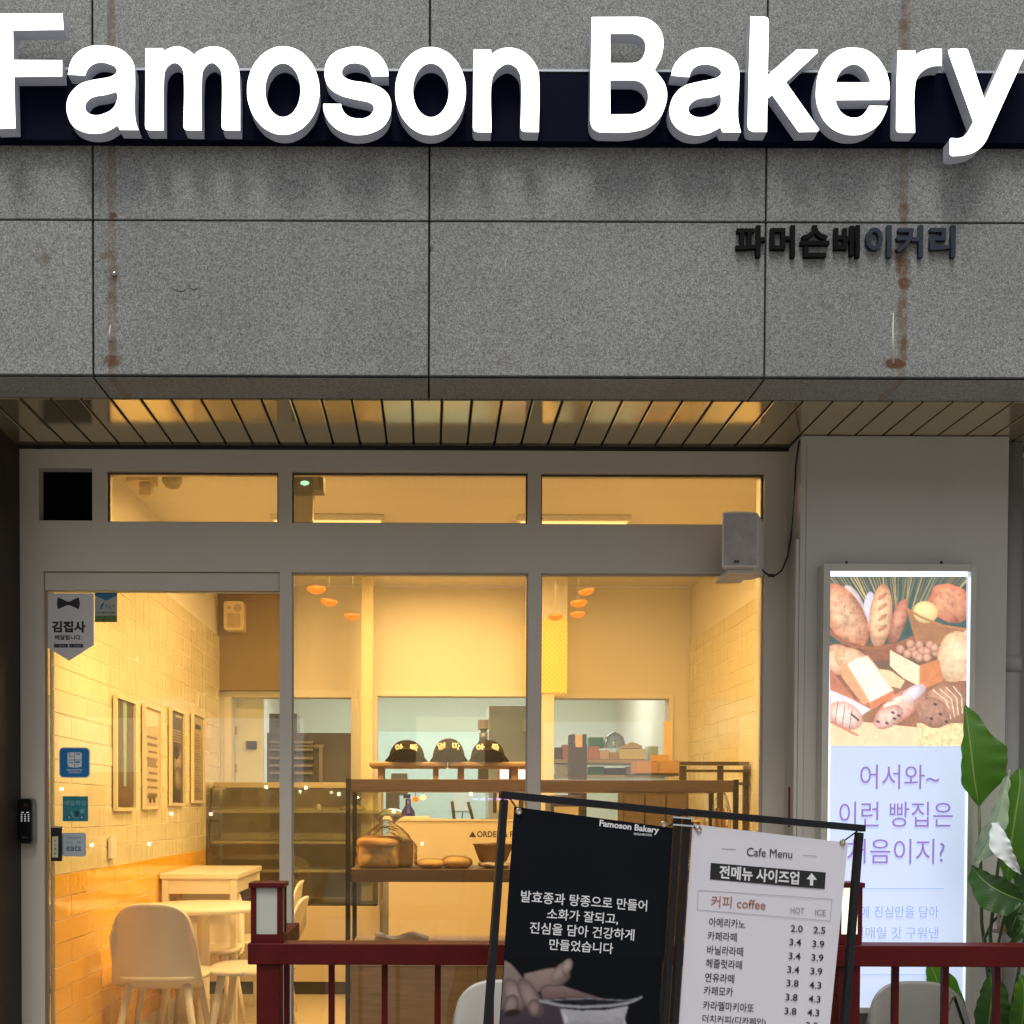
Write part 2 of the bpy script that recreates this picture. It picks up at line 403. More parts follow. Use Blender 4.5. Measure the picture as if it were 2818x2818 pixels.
for i, (x, z, w, h, c_, e_) in enumerate(((-6.8, 2.3, 1.6, 1.1, (1, .75, .45), 1.6), (-3.6, 2.2, 2.0, 1.3, (.8, .9, 1), 1.3), (.4, 2.4, 1.4, 1.0, (1, .8, .5), 1.5), (3.4, 2.2, 2.2, 1.2, (.75, .88, 1), 1.4), (6.9, 2.4, 1.2, 1.1, (1, .7, .4), 1.5))):  # lit windows added out of view for the panes to reflect
    g = MB(); g.box(x - w / 2, x + w / 2, -13.999, -13.96, z - h / 2 + .2, z + h / 2 + .2); g.obj('lit_window', EM('opp_window%d' % i, c_, e_), opp)
bulb_w = EM('street_bulb', (1, .86, .6), 22); bulb_v = EM('street_led', (.35, .25, 1), 14)  # unseen bulbs and LEDs placed for their reflections in the glass
for i in range(11):
    x = -7.4 + i * .8 + random.uniform(-.35, .35); z = random.choice((1.62, 1.2, .55)) + random.uniform(-.12, .12); g = MB(); g.box(x - .03, x + .03, -13.95, -13.89, z - .035, z + .035); g.obj('string_bulb', bulb_w, opp)
for i in range(14):
    x = .9 + i * .16; z = 1.42; g = MB(); g.box(x - .05, x + .05, -13.95, -13.93, z - .02, z + .02); g.obj('led_segment', bulb_v, opp)

# ------------------------------------------------------------------ stone fascia
fas = thing('stone_facade', 'grey speckled granite panels with rust streaks above the shopfront', 'stone wall', (0, YF, 2.58)); sync()
g = MB(); g.box(-4.6, 5.4, YF + .012, YF + .17, 2.58, 5.6); g.obj('backing', joint, fas)
us = [172 - 1280, 172 - 640, 172, 812, 1452, 2092, 2732, 3372]
xs = [(P(u if u not in (172, 812, 1452) else {172: 175, 812: 809.5, 1452: 1445}[u], 420, YF).x) for u in us]
x0, xstep = xs[2], (xs[4] - xs[2]) / 2
xs = [x0 + xstep * k for k in range(-3, 5)]
zb, zm = P(800, 708, YF).z, P(800, 417, YF).z
G = .0032
zt = [zb, zm, zm + 1.0, zm + 2.0]
for i in range(len(xs) - 1):
    for j in range(3):
        g = MB(); g.box(xs[i] + G, xs[i + 1] - G, YF + random.uniform(-.0008, .0008), YF + .03, zt[j] + (G if j else 0), zt[j + 1] - G)
        g.obj('stone_panel', granite, fas, bevel=.0015, seg=1)
# returned edge: thin strip and underside slabs
z1 = P(800, 713.5, YF).z; z0 = 2.5675
for i in range(len(xs) - 1):
    g = MB(); g.box(xs[i] + G, xs[i + 1] - G, YF + .002, YS, z0, z1); g.obj('stone_lip', granite, fas, bevel=.0015, seg=1)
# bolts and sealant left on the stone
sealm = M('old_sealant', (.62, .6, .52), .6)
for (u, va, vb) in ((207, 613, 643), (1684, 590, 686)):
    g = MB(); a, b = P(u + 1.5, va, YF), P(u, (va + vb) / 2, YF); c = P(u + 1, vb, YF)
    g.tube([a - Vector((0, .001, 0)), b - Vector((0, .001, 0)), c - Vector((0, .001, 0))], [.001, .0035, .003], 6); g.obj('sealant_line', sealm, fas)
p = P(216, 517, YF); g = MB()
g.lathe([(.0, -.004), (.006, -.003), (.0075, 0), (.0075, .003)], (0, 0, 0), 12)
g.v = [(p.x + v[0], p.y + v[2] - .003, p.z + v[1]) for v in g.v]; g.obj('bolt_cap', steel, fas)
crack = M('hairline_crack', (.05, .045, .04), .9)
g = MB(); pts = [(322, 540), (330, 547), (341, 550), (347, 549), (352, 545), (357, 542), (365, 547), (372, 544), (378, 541)]
g.tube([P(u, v, YF) for u, v in pts], [.0004, .0009, .0016, .0013, .0006, .0008, .0014, .0008, .0003], 5); g.obj('crack', crack, fas)
g = MB(); pts = [(811, 462), (813, 470), (812, 476)]; g.tube([P(u, v, YF) for u, v in pts], .0012, 5); g.obj('crack', crack, fas)
g = MB(); pts = [(955, 487), (954, 503), (955, 519)]; g.tube([P(u, v, YF) for u, v in pts], .0008, 5); g.obj('sealant_line', sealm, fas)

# ------------------------------------------------------------------ slatted soffit
sof = thing('slatted_soffit', 'glossy beige metal slat ceiling under the stone lip', 'soffit', (0, YS, 2.56)); sync()
xj = P(323, 762, YS).x; pitch = 82.1 / 3000 * YS
base = None; ZS = 2.562
for k in range(-26, 32):
    xa = xj + k * pitch
    g = MB(); w = pitch - .0062
    # shallow tray profile, slightly uneven so that reflections break from slat to slat
    tilt = random.uniform(-.0006, .0006)
    pr = [(-w / 2, .010), (-w / 2 + .001, .001), (-w / 2 + .004, 0), (w / 2 - .004, 0), (w / 2 - .001, .001), (w / 2, .010)]
    vs = [(xa + pitch / 2 + a, y, ZS + z + tilt * (a / w)) for y in (YS + .002, YW + .04) for a, z in pr]
    g.add(vs, [(i, i + 1, i + 7, i + 6) for i in range(5)] + [(5, 4, 3, 2, 1, 0), (6, 7, 8, 9, 10, 11)])
    g.obj('slat', slat_m, sof)
g = MB(); g.box(-4.6, 5.4, YS + .002, YW + .3, ZS + .012, ZS + .05); g.obj('backing', joint, sof)
g = MB(); g.box(-4.6, 5.4, YW - .012, YW + .002, ZS - .012, ZS - .0005); g.obj('shadow_trim', joint, sof)

# ------------------------------------------------------------------ sign bar and letters
YB1 = 3.452
bx = thing('sign_bar', 'dark navy metal bar carrying the lit shop sign letters', 'sign bar', (0, YB1, P(800, 268, YB1).z)); sync()
_, _, z0, z1 = rect(0, 136, 1932, 268, YB1)
g = MB(); g.box(-3.2, 3.4, YB1, YF - .006, z0, z1); g.obj('bar', navy_m, bx, bevel=.003)
g = MB(); g.box(-3.2, 3.4, YB1 - .002, YF - .006, z1 + .001, z1 + .008); g.obj('top_trim', alu, bx)
for u in (-200, 300, 800, 1300, 1800, 2200):
    x = P(u, 200, YB1).x; g = MB(); g.box(x - .02, x + .02, YF - .0058, YF + .013, z0 + .03, z1 - .03); g.obj('bracket', black_m, bx)
YL = 3.407
glow_face = EM('sign_face_light', (1.0, 1.0, 1.0), 2.6)
def sidemat():
    m, nt, b = nodes('sign_side')
    b.inputs['Base Color'].default_value = (.44, .44, .46, 1); b.inputs['Roughness'].default_value = .35
    b.inputs['Emission Color'].default_value = (.6, .68, .95, 1); b.inputs['Emission Strength'].default_value = .05
    return m
side = sidemat()
def spline_letter(ch, region, contours):
    ox, oy, sc = region
    cu = bpy.data.curves.new('letter', 'CURVE'); cu.dimensions = '2D'; cu.fill_mode = 'BOTH'; cu.resolution_u = 6
    c0 = None
    def conv(x, y):
        p = P((ox + x * sc) / K, (oy + y * sc) / K, YL); return p.x, p.z
    for cont in contours:
        s = cu.splines.new('BEZIER'); s.use_cyclic_u = True; s.bezier_points.add(len(cont) - 1)
        for bp, pt in zip(s.bezier_points, cont):
            x, z = conv(pt[0], pt[1]); bp.co = (x, z, 0)
            t = 'VECTOR' if len(pt) > 2 else 'AUTO'; bp.handle_left_type = t; bp.handle_right_type = t
    o = bpy.data.objects.new('tmp', cu); COL.objects.link(o); bpy.context.view_layer.update()
    dg = bpy.context.evaluated_depsgraph_get()
    me = bpy.data.meshes.new_from_object(o.evaluated_get(dg)); bpy.data.objects.remove(o)
    # order: flat face; build the box letter from it
    n = len(me.vertices); vs = [tuple(v.co) for v in me.vertices]; fs = [tuple(p.vertices) for p in me.polygons]
    bpy.data.meshes.remove(me)
    # weld duplicates
    key = {}; idx = []; uv = []
    for v in vs:
        k = (round(v[0], 5), round(v[1], 5))
        if k not in key: key[k] = len(uv); uv.append(v)
        idx.append(key[k])
    fs = [tuple(idx[i] for i in f) for f in fs]; fs = [f for f in fs if len(set(f)) == len(f)]
    from collections import Counter
    ed = Counter()
    for f in fs:
        for i in range(len(f)): ed[frozenset((f[i], f[(i + 1) % len(f)]))] += 1
    th = thing('sign_letter', 'glowing white box letter %s' % ch, 'sign letter', (uv[0][0], YL, uv[0][1]), 'lit letters of the main shop sign'); sync()
    a = MB(); a.add([(x, YL, z) for x, z, _ in uv], fs)
    a.obj('face', glow_face, th)
    b = MB(); m = len(uv)
    b.v = [(x, YL + .001, z) for x, z, _ in uv] + [(x, YB1 - .0015, z) for x, z, _ in uv]
    for f in fs:
        for i in range(len(f)):
            p, q = f[i], f[(i + 1) % len(f)]
            if ed[frozenset((p, q))] == 1: b.f.append((q, p, p + m, q + m)); b.m.append(0); b.sm.append(False)
    for f in fs: b.f.append(tuple(i + m for i in f[::-1])); b.m.append(0); b.sm.append(False)
    b.obj('side', side, th)
    return th
def ell(cx, cy, rx, ry, n=16): return [(cx + rx * math.cos(2 * math.pi * k / n), cy + ry * math.sin(2 * math.pi * k / n)) for k in range(n)]
q = 400 / 1932; q2 = 440 / 1932
c = 1
A1 = [[(900, 990, c), (1130, 1003, c), (1160, 930), (1230, 860), (1330, 830), (1450, 850), (1530, 890), (1555, 945), (1500, 1005), (1400, 1035), (1200, 1070), (1060, 1120), (960, 1210), (905, 1300), (885, 1420), (905, 1550), (970, 1670), (1100, 1750), (1260, 1775), (1400, 1755), (1500, 1705), (1560, 1665, c), (1595, 1725, c), (1840, 1727, c), (1805, 1620), (1790, 1450), (1793, 1000), (1780, 860), (1710, 740), (1590, 650), (1380, 605), (1180, 620), (1040, 690), (950, 800)],
      [(1545, 1220, c), (1400, 1260), (1240, 1290), (1165, 1340), (1130, 1420), (1160, 1490), (1250, 1530), (1380, 1510), (1500, 1440), (1550, 1350), (1560, 1260)]]
letters = [
 ('F, cut by the left picture edge', (0, 0, q), [[(-70, 180, c), (830, 178, c), (845, 395, c), (172, 403, c), (178, 797, c), (825, 800, c), (825, 1015, c), (187, 1020, c), (205, 1705, c), (-60, 1712, c)]]),
 ('a, right after the capital F', (0, 0, q), A1),
 ('m, the only m of the sign', (380, 60, q), [[(98, 352, c), (330, 352, c), (340, 388, c), (430, 345), (520, 328), (620, 352), (700, 400), (742, 438, c), (800, 390), (880, 350), (1000, 330), (1130, 352), (1240, 430), (1310, 540), (1340, 640), (1350, 800), (1355, 1445, c), (1165, 1443, c), (1125, 1425), (1110, 1385, c), (1115, 750), (1105, 660), (1060, 590), (980, 545), (900, 590), (860, 660), (848, 760), (845, 1445, c), (660, 1443, c), (618, 1425), (603, 1385, c), (610, 760), (600, 650), (560, 580), (490, 545), (410, 580), (360, 650), (345, 740), (340, 1440, c), (150, 1440, c), (108, 1425), (93, 1385, c), (98, 800)]]),
 ('o, between the m and the s', (0, 0, 1), [ell(779.5, 249, 99.5, 121.5), ell(778.5, 248, 48.5, 74)]),
 ('s, in the middle of the first word', (860, 60, q), [[(1010, 722, c), (785, 722, c), (765, 660), (720, 600), (640, 560), (550, 548), (450, 575), (400, 630), (392, 690), (430, 740), (520, 780), (680, 805), (850, 850), (970, 925), (1030, 1020), (1045, 1130), (1020, 1270), (940, 1390), (800, 1470), (620, 1505), (440, 1480), (290, 1400), (190, 1280), (145, 1160), (145, 1090, c), (378, 1092, c), (400, 1170), (470, 1250), (600, 1285), (720, 1270), (800, 1200), (815, 1130), (770, 1080), (690, 1055), (520, 1020), (360, 970), (230, 880), (170, 760), (162, 640), (200, 510), (290, 410), (430, 350), (560, 332), (720, 350), (860, 420), (950, 520), (1000, 640)]]),
 ('o, between the s and the n', (0, 0, 1), [ell(1184.8, 250.5, 97, 121), ell(1186, 248.4, 49.7, 74)]),
 ('n, last letter of the first word', (1200, 60, q), [[(500, 370, c), (728, 370, c), (740, 430, c), (830, 370), (960, 345), (1090, 365), (1220, 440), (1310, 550), (1355, 640), (1370, 760), (1365, 1465, c), (1180, 1462, c), (1140, 1445), (1125, 1405, c), (1128, 760), (1110, 680), (1050, 600), (960, 560), (860, 600), (780, 680), (745, 760), (735, 1468, c), (545, 1465, c), (505, 1445), (490, 1400, c), (495, 800)]]),
 ('B, capital of the second word', (1580, 20, q), [[(235, 130, c), (850, 128, c), (970, 150), (1080, 220), (1160, 330), (1185, 450), (1180, 560), (1150, 680), (1070, 835, c), (1150, 930), (1210, 1030), (1235, 1170), (1200, 1340), (1120, 1490), (980, 1600), (850, 1640), (720, 1660), (340, 1662, c), (260, 1620), (220, 1540), (213, 1450, c), (225, 700)],
   [(478, 350, c), (780, 350, c), (860, 375), (930, 440), (950, 530), (920, 650), (860, 720), (780, 742, c), (480, 742, c)],
   [(478, 968, c), (800, 968, c), (890, 1000), (960, 1080), (985, 1190), (960, 1300), (890, 1380), (780, 1422, c), (480, 1425, c)]]),
 ('a, right after the capital B', (1820, 20, q2), [[(120, 825, c), (335, 843, c), (370, 760), (430, 710), (540, 690), (640, 710), (700, 745), (725, 795), (680, 845), (600, 870), (430, 905), (280, 950), (180, 1030), (115, 1150), (100, 1280), (140, 1400), (230, 1490), (400, 1545), (560, 1525), (650, 1485), (715, 1450, c), (738, 1508, c), (962, 1510, c), (935, 1400), (925, 1300), (940, 900), (938, 770), (900, 650), (820, 570), (700, 510), (560, 488), (400, 505), (270, 570), (190, 650), (145, 720)],
   [(712, 1048, c), (600, 1085), (450, 1105), (370, 1150), (325, 1220), (335, 1270), (390, 1315), (470, 1330), (560, 1315), (660, 1260), (710, 1190), (722, 1100)]]),
 ('k, the only k of the sign', (1820, 20, q2), [[(1080, 112, c), (1240, 112, c), (1285, 130), (1298, 170, c), (1285, 820, c), (1640, 508, c), (1860, 508, c), (1890, 520), (1885, 550, c), (1505, 905, c), (1890, 1450, c), (1905, 1480), (1880, 1505, c), (1660, 1507, c), (1340, 1055, c), (1280, 1105, c), (1275, 1505, c), (1110, 1505, c), (1060, 1480), (1043, 1430, c), (1060, 700)]]),
 ('e, the only e of the sign', (2220, 60, q), [[(1095, 1035, c), (380, 1040, c), (410, 1130), (480, 1220), (560, 1265), (630, 1275), (710, 1260), (780, 1200), (835, 1115, c), (1075, 1120, c), (1030, 1240), (950, 1370), (800, 1470), (630, 1505), (430, 1470), (280, 1370), (180, 1220), (130, 1060), (125, 900), (150, 720), (220, 550), (330, 430), (470, 360), (620, 345), (780, 370), (920, 460), (1020, 590), (1080, 730), (1103, 880)], [(385, 805, c), (850, 808, c), (810, 700), (740, 610), (630, 565), (520, 600), (430, 690)]]),
 ('r, before the final y', (2220, 60, q), [[(1210, 380, c), (1440, 380, c), (1450, 435, c), (1530, 390), (1650, 360), (1795, 360, c), (1795, 585, c), (1680, 590), (1560, 640), (1470, 740), (1440, 850), (1440, 1475, c), (1240, 1473, c), (1200, 1455), (1188, 1420, c), (1195, 900)]]),
 ('y, at the right picture edge', (2418, 60, q), [[(960, 355, c), (1165, 357, c), (1190, 385, c), (1405, 1030, c), (1700, 375, c), (1930, 378, c), (1945, 440, c), (1487, 1450, c), (1400, 1620), (1290, 1720), (1150, 1770), (975, 1785, c), (945, 1760, c), (945, 1560, c), (965, 1545, c), (1080, 1545), (1160, 1500), (1210, 1420), (1258, 1330, c), (930, 420, c), (925, 380, c)]]),
]
for ch, reg, cont in letters: spline_letter(ch, reg, cont)

# small dark raised Korean letters on the stone
sh = sheet_y(YF - .001)
raised_black = M('raised_letter_black', (.003, .003, .004), .6, spec=.1); raised_slate = M('raised_letter_slate', (.028, .038, .055), .6, spec=.2)
# region zoom: u = 1371.2 + .29027*z ; v = 274.2 + .29027*z
def ku(z): return (2000 + z * 818 / 1932) / K
def kv(z): return (400 + z * 800 / 1889) / K
names = ['PA', 'MEO', 'SEUN', 'BE', 'I', 'KEO', 'RI']
for i, (chs, xa, xb, mt) in enumerate((('파', 52, 243, raised_black), ('머', 275, 435, raised_black), ('슨', 470, 657, raised_black), ('베', 687, 855, raised_black), ('이', 893, 1060, raised_slate), ('커', 1090, 1265, raised_slate), ('리', 1308, 1475, raised_slate))):
    o = lettering(chs, sh, ku((xa + xb) / 2), kv(636), (xb - xa) * .29, 202 * .29, mt, None, weight=.026, z=0, extrude=.007)
    o.name = 'raised_letter'
    setp(o, ('black' if i < 4 else 'faded slate blue') + ' raised Korean letter %s, %s of the small name on the stone' % (chs, ['first', 'second', 'third', 'fourth', 'fifth', 'sixth', 'last'][i]), 'letter', 'raised Korean letters on the stone')

# ------------------------------------------------------------------ shopfront frame, door, panes
x0, _, _, zt_ = rect(38, 854, 1486, 1900, YW)
FX0 = P(38, 1200, YW).x; FX1 = P(1509, 1200, YW).x; FZ1 = ZS - .0125
def hr(u0, v0, u1, v1): return rect(u0, v0, u1, v1, YW)
H = [hr(201.5, 889, 525, 985), hr(550.5, 890, 996, 987), hr(1020.5, 893, 1442, 990), hr(82, 1078, 527.5, 1300)[:2] + (-.01,) + (hr(82, 1078, 527.5, 1300)[3],)]
z_sill = .02
a = hr(550.5, 1080, 996, 1400); H.append((a[0], a[1], z_sill, a[3]))
a = hr(1020.5, 1082, 1441, 1400); H.append((a[0], a[1], z_sill, a[3]))
ventr = hr(73, 883, 174, 982); H.append(ventr)
sf = thing('shopfront', 'cream painted metal shopfront with three transom windows and two tall display windows', 'shopfront', (0, YW, 0)); sync()
g = holes_wall(FX0, FX1, 0, FZ1, H, YW, .07); g.obj('frame', paint, sf, bevel=.003)
g = MB(); a = ventr; g.box(a[0], a[1], YW + .05, YW + .06, a[2], a[3]); g.obj('vent_opening', M('vent_black', (.002, .002, .002), .9, spec=.05), sf)
for i, h in enumerate((H[0], H[1], H[2])):
    g = MB(); g.box(h[0], h[1], YW + .03, YW + .035, h[2], h[3]); g.obj('transom_pane', glass, sf)
    g = MB(); w = .006   # dark gasket round the pane
    for bxx in ((h[0], h[0] + w, h[2], h[3]), (h[1] - w, h[1], h[2], h[3]), (h[0] + w, h[1] - w, h[2], h[2] + w), (h[0] + w, h[1] - w, h[3] - w, h[3])):
        g.box(bxx[0], bxx[1], YW + .018, YW + .0295, bxx[2], bxx[3])
    g.obj('gasket', M('gasket', (.05, .04, .03), .6), sf)
for i, h in enumerate((H[4], H[5])):
    g = MB(); g.box(h[0], h[1], YW + .03, YW + .036, h[2], h[3]); g.obj('window_pane', glass, sf)
    g = MB(); w = .005
    for bxx in ((h[0], h[0] + w, h[2], h[3]), (h[1] - w, h[1], h[2], h[3]), (h[0] + w, h[1] - w, h[3] - w, h[3])):
        g.box(bxx[0], bxx[1], YW + .018, YW + .0295, bxx[2], bxx[3])
    g.obj('bead', M('bead', (.5, .44, .36), .4), sf)
dh = H[3]
dr = thing('glass_door', 'frameless glass shop door covered with delivery stickers', 'door', (dh[0], YW + .02, 0)); sync()
_, _, za, zb_ = hr(82, 1078, 527, 1113)
g = MB(); g.box(dh[0] + .002, dh[1] - .002, YW + .012, YW + .065, za, zb_ - .002); g.obj('head_rail', paint, dr, bevel=.002)
dz = za
g = MB(); g.box(dh[0] + .008, dh[1] - .004, YW + .03, YW + .04, .012, dz - .003); g.obj('glass_pane', glass, dr)
g = MB(); g.box(dh[0] + .001, dh[0] + .006, YW + .022, YW + .05, 0, dz - .003); g.obj('edge_strip', M('edge_strip', (.45, .33, .22), .35, .4), dr)
g = MB(); g.box(dh[0] + .009, dh[1] - .005, YW + .022, YW + .0285, dz - .0065, dz - .003); g.obj('edge_strip', M('edge_gold', (.7, .6, .35), .3, .5), dr)

# dark return left of the shopfront, pillar and side wall on the right
lp = thing('dark_side_pillar', 'dark brown pillar in shadow left of the shopfront', 'pillar', (-2, 3.98, 0)); sync()
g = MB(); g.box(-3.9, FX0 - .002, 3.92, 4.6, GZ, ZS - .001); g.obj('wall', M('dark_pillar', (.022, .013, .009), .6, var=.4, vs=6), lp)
px0, px1, _, pz1 = rect(1508, 828, 1900, 1500, YP)
pl = thing('painted_pillar', 'grey white painted pillar right of the shopfront behind the light box', 'pillar', (px0, YP, GZ)); sync()
g = MB(); g.box(px0, px1, YP, YW + .4, GZ, ZS - .001); g.obj('body', pillar_paint, pl, bevel=.004)
g = MB(); xx = P(1503.5, 1100, YP).x; g.box(px0 - .013, px0 - .0015, YP + .004, YP + .03, GZ, P(1503, 1017, YP).z); g.obj('trim_strip', pillar_paint, pl)
g = MB(); g.box(px0 + .02, px0 + .0215, YP - .0012, YP + .0005, GZ, P(1508, 840, YP).z); g.obj('joint_line', M('pillar_joint', (.3, .28, .26), .6), pl)
rp = thing('side_wall', 'shadowy grey wall with a downpipe at the right picture edge', 'wall', (px1, YP, GZ)); sync()
g = MB(); g.box(px1 + .002, 5.4, YP + .22, YP + .5, GZ, ZS - .001); g.obj('wall', M('side_wall_grey', (.25, .25, .24), .7, var=.2), rp)
g = MB(); xp = P(1926, 1300, YP).x; g.tube([(xp, YP + .1, GZ), (xp, YP + .1, ZS - .002)], .045, 20); g.obj('downpipe', M('downpipe', (.34, .33, .31), .5), rp)
g = MB(); g.tube([(xp, YP + .1, 1.72), (xp, YP + .1, 1.78)], .05, 20); g.obj('pipe_collar', M('downpipe', (.3, .3, .28)), rp)

# ------------------------------------------------------------------ outdoor speaker and its cable
sp = thing('outdoor_speaker', 'white box loudspeaker on the shopfront above the right window, with a loose black cable', 'speaker', P(1400, 1020, 3.98)); sync()
yf, yb = 3.90, YW - .012
c1, c2 = P(1362, 966, yf), P(1361, 1072, yf)
fl, fr = P(1362, 1000, yf).x, P(1427, 1000, yf + .02).x
bl, br = P(1385, 1000, yb).x, P(1441, 1000, yb - .06).x
zt2, zb2 = P(1400, 967, yf).z, P(1400, 1071, yf).z
g = MB()
n = 8
top = [(fl, yf), ] + [(fl + (fr - fl) * k / n, yf - .016 * math.sin(math.pi * k / n)) for k in range(1, n)] + [(fr, yf + .004), (br, yb - .07), (br - .03, yb), (bl, yb)]
nn = len(top)
vs = [(x, y, zb2) for x, y in top] + [(x, y, zt2) for x, y in top]
g.add(vs, [tuple(range(nn))[::-1], tuple(range(nn, 2 * nn))] + [(i, (i + 1) % nn, (i + 1) % nn + nn, i + nn) for i in range(nn)])
g.obj('cabinet', M('speaker_white', (.62, .60, .56), .45), sp, bevel=.004)
g = MB()
def gf(a, b):
    x = fl + .006 + (fr - fl - .012) * a; y = yf - .016 * math.sin(math.pi * (.08 + .84 * a)) - .0045
    return (x, y, zb2 + .008 + (zt2 - zb2 - .016) * b)
g.grid(gf, 12, 12); g.obj('grille', M('speaker_grille', (.33, .30, .27), .7, var=.35, vs=26), sp)
g = MB(); p = P(1390, 1059, yf - .025); g.box(p.x - .009, p.x + .009, p.y, p.y + .002, p.z - .003, p.z + .003); g.obj('badge', ink_black, sp)
g = MB(); g.box(fl + .03, fr - .005, yf + .03, yb, zb2 - .012, zb2 - .001); g.obj('bracket', M('speaker_white', ()), sp)
g = MB(); pts = [(1436, 1073, 4.0), (1444, 1081, 4.02), (1452, 1086, 4.04), (1462, 1086, 4.06), (1475, 1076, 4.08), (1486, 1050, 4.08), (1494, 1000, 4.07), (1499, 940, 4.05), (1501, 880, 4.02), (1506, 842, 4.0), (1508, 832, 3.99)]
g.tube([P(*p) for p in pts], .0032, 7); g.obj('cable', ink_black, sp)
g = MB(); g.tube([P(1450, 1085.5, 4.035), P(1460, 1086, 4.055)], .006, 8); g.obj('cable_joint', ink_black, sp)

# red strip label on the pillar return
g = MB(); g.pbox(1487.5, 1485, 1496.5, 1560, 4.06, .004); o = g.obj('strip_label', M('red_label', (.25, .015, .02), .5)); setp(o, 'narrow dark red vertical strip label beside the right window', 'label')

# ------------------------------------------------------------------ door lock, stickers
YG = YW + .03     # outer face of the door glass
dl = thing('digital_door_lock', 'black keypad door lock with chrome edge on the left frame', 'door lock', P(55, 1550, YW)); sync()
s0 = sheet_y(YW)
def su(z): return 27.4 + .12063 * z
def sv(z): return 1398.6 + .12063 * z
def L2(sheet, pts, fu, fv): return [sheet.loc(fu(x), fv(y)) for x, y in pts]
a = s0.loc(su(115), sv(1600)); b = s0.loc(su(345), sv(893))
g = MB(); slab(g, rrect(a[0], b[0], a[1], b[1], .012), .0005, .022)
def put(name, g, mat, sheet, parent, **kw):
    o = g.obj(name, mat, None, **kw)
    if parent is not None: o.parent = parent; sync(); o.matrix_local = parent.matrix_world.inverted() @ sheet.M
    else: o.matrix_world = sheet.M
    return o
put('chrome_body', g, M('lock_chrome', (.35, .35, .36), .25, .9), s0, dl)
a = s0.loc(su(115), sv(1588)); b = s0.loc(su(308), sv(905))
g = MB(); slab(g, rrect(a[0], b[0], a[1], b[1], .010), .0225, .030); put('black_plate', g, M('lock_black', (.006, .006, .007), .2), s0, dl)
g = MB()
for r_ in range(4):
    for c_ in range(3):
        x, y = s0.loc(su(158 + c_ * 54), sv(1148 + r_ * 32)); slab(g, rrect(x - .0028, x + .0028, y - .0014, y + .0014, .001, 2), .0302, .0306)
for c_ in range(2):
    x, y = s0.loc(su(172 + c_ * 80), sv(1112)); slab(g, rrect(x - .0045, x + .0045, y - .0013, y + .0013, .0008, 2), .0302, .0306)
put('keypad', g, EM('keypad_glow', (.75, .75, .8), .55), s0, dl)
g = MB(); x, y = s0.loc(su(218), sv(1000)); slab(g, rrect(x - .008, x + .008, y - .006, y + .006, .002), .0302, .0305); put('display', g, M('lock_red', (.06, .008, .01), .3), s0, dl)
lettering('....', s0, su(205), sv(1500), 9, 1.2, ink_grey, dl, z=.0306)

sg = sheet_y(YG)
def sticker(label, cat='sticker', group='stickers on the door glass'):
    x, z = 0, 0
    t = thing('door_sticker', label, cat, (0, YG, 1.5), group); sync(); return t
def pu(z): return 27.4 + .11356 * z
def pv(z): return 1096.95 + .11356 * z
# 1 pentagon sticker
t = sticker('white pennant sticker with black bow tie and bold Korean letters')
paper = M('sticker_paper', (.60, .58, .56), .5, var=.05)
g = MB(); slab(g, L2(sg, [(495, 200), (1318, 200), (1318, 1060), (905, 1320), (495, 1060)], pu, pv), .0003, .0010); put('paper', g, paper, sg, t)
g = MB(); fpoly(g, L2(sg, [(720, 265), (800, 295), (872, 335), (895, 333), (872, 398), (800, 430), (720, 462), (706, 365)], pu, pv), .0014)
fpoly(g, L2(sg, [(1070, 265), (995, 295), (920, 335), (895, 333), (918, 398), (995, 430), (1070, 465), (1088, 365)], pu, pv), .0014)
fpoly(g, L2(sg, [(874, 335), (918, 335), (918, 398), (874, 398)], pu, pv), .0016); put('bow_tie', g, ink_black, sg, t)
lettering('김집사', sg, pu(902), pv(755), 560 * .1136, 190 * .1136, ink_black, t, weight=.045, z=.0014)
lettering('배달됩니다.', sg, pu(895), pv(932), 440 * .1136, 85 * .1136, ink_black, t, weight=.03, z=.0014)
for x0_, x1_ in ((658, 890), (910, 1143)):
    g = MB(); fpoly(g, L2(sg, [(x0_, 1040), (x1_, 1040), (x1_, 1100), (x0_, 1100)], pu, pv), .0014); put('badge', g, ink_black, sg, t)
    g = MB()
    for xx in range(x0_ + 75, x1_ - 30, 26): fpoly(g, L2(sg, [(xx, 1060), (xx + 18, 1060), (xx + 18, 1082), (xx, 1082)], pu, pv), .0017)
    fpoly(g, L2(sg, [(x0_ + 28, 1058), (x0_ + 52, 1070), (x0_ + 28, 1084)], pu, pv), .0017); put('badge_print', g, ink_grey, sg, t)
# 2 pay sticker
t = sticker('small pay sticker with blue arrow top and green foot beside the pennant')
g = MB(); slab(g, L2(sg, [(1335, 185), (1705, 185), (1705, 678), (1335, 678)], pu, pv), .0003, .0010); put('paper', g, M('pay_paper', (.36, .38, .32), .5), sg, t)
g = MB(); fpoly(g, L2(sg, [(1338, 187), (1703, 187), (1703, 235), (1520, 322), (1338, 235)], pu, pv), .0013); put('blue_print', g, M('pay_blue', (.01, .13, .25), .5), sg, t)
g = MB(); fpoly(g, L2(sg, [(1337, 572), (1703, 565), (1703, 676), (1337, 676)], pu, pv), .0013); put('green_print', g, M('pay_green', (.10, .16, .03), .5), sg, t)
g = MB(); fpoly(g, L2(sg, [(1470, 350), (1495, 355), (1440, 460), (1415, 465), (1430, 410)], pu, pv), .0013); put('stroke', g, M('pay_blue', ()), sg, t)
lettering('-PAY', sg, pu(1580), pv(428), 200 * .1136, 80 * .1136, M('pay_ink', (.16, .2, .2), .6), t, weight=.01, z=.0014)
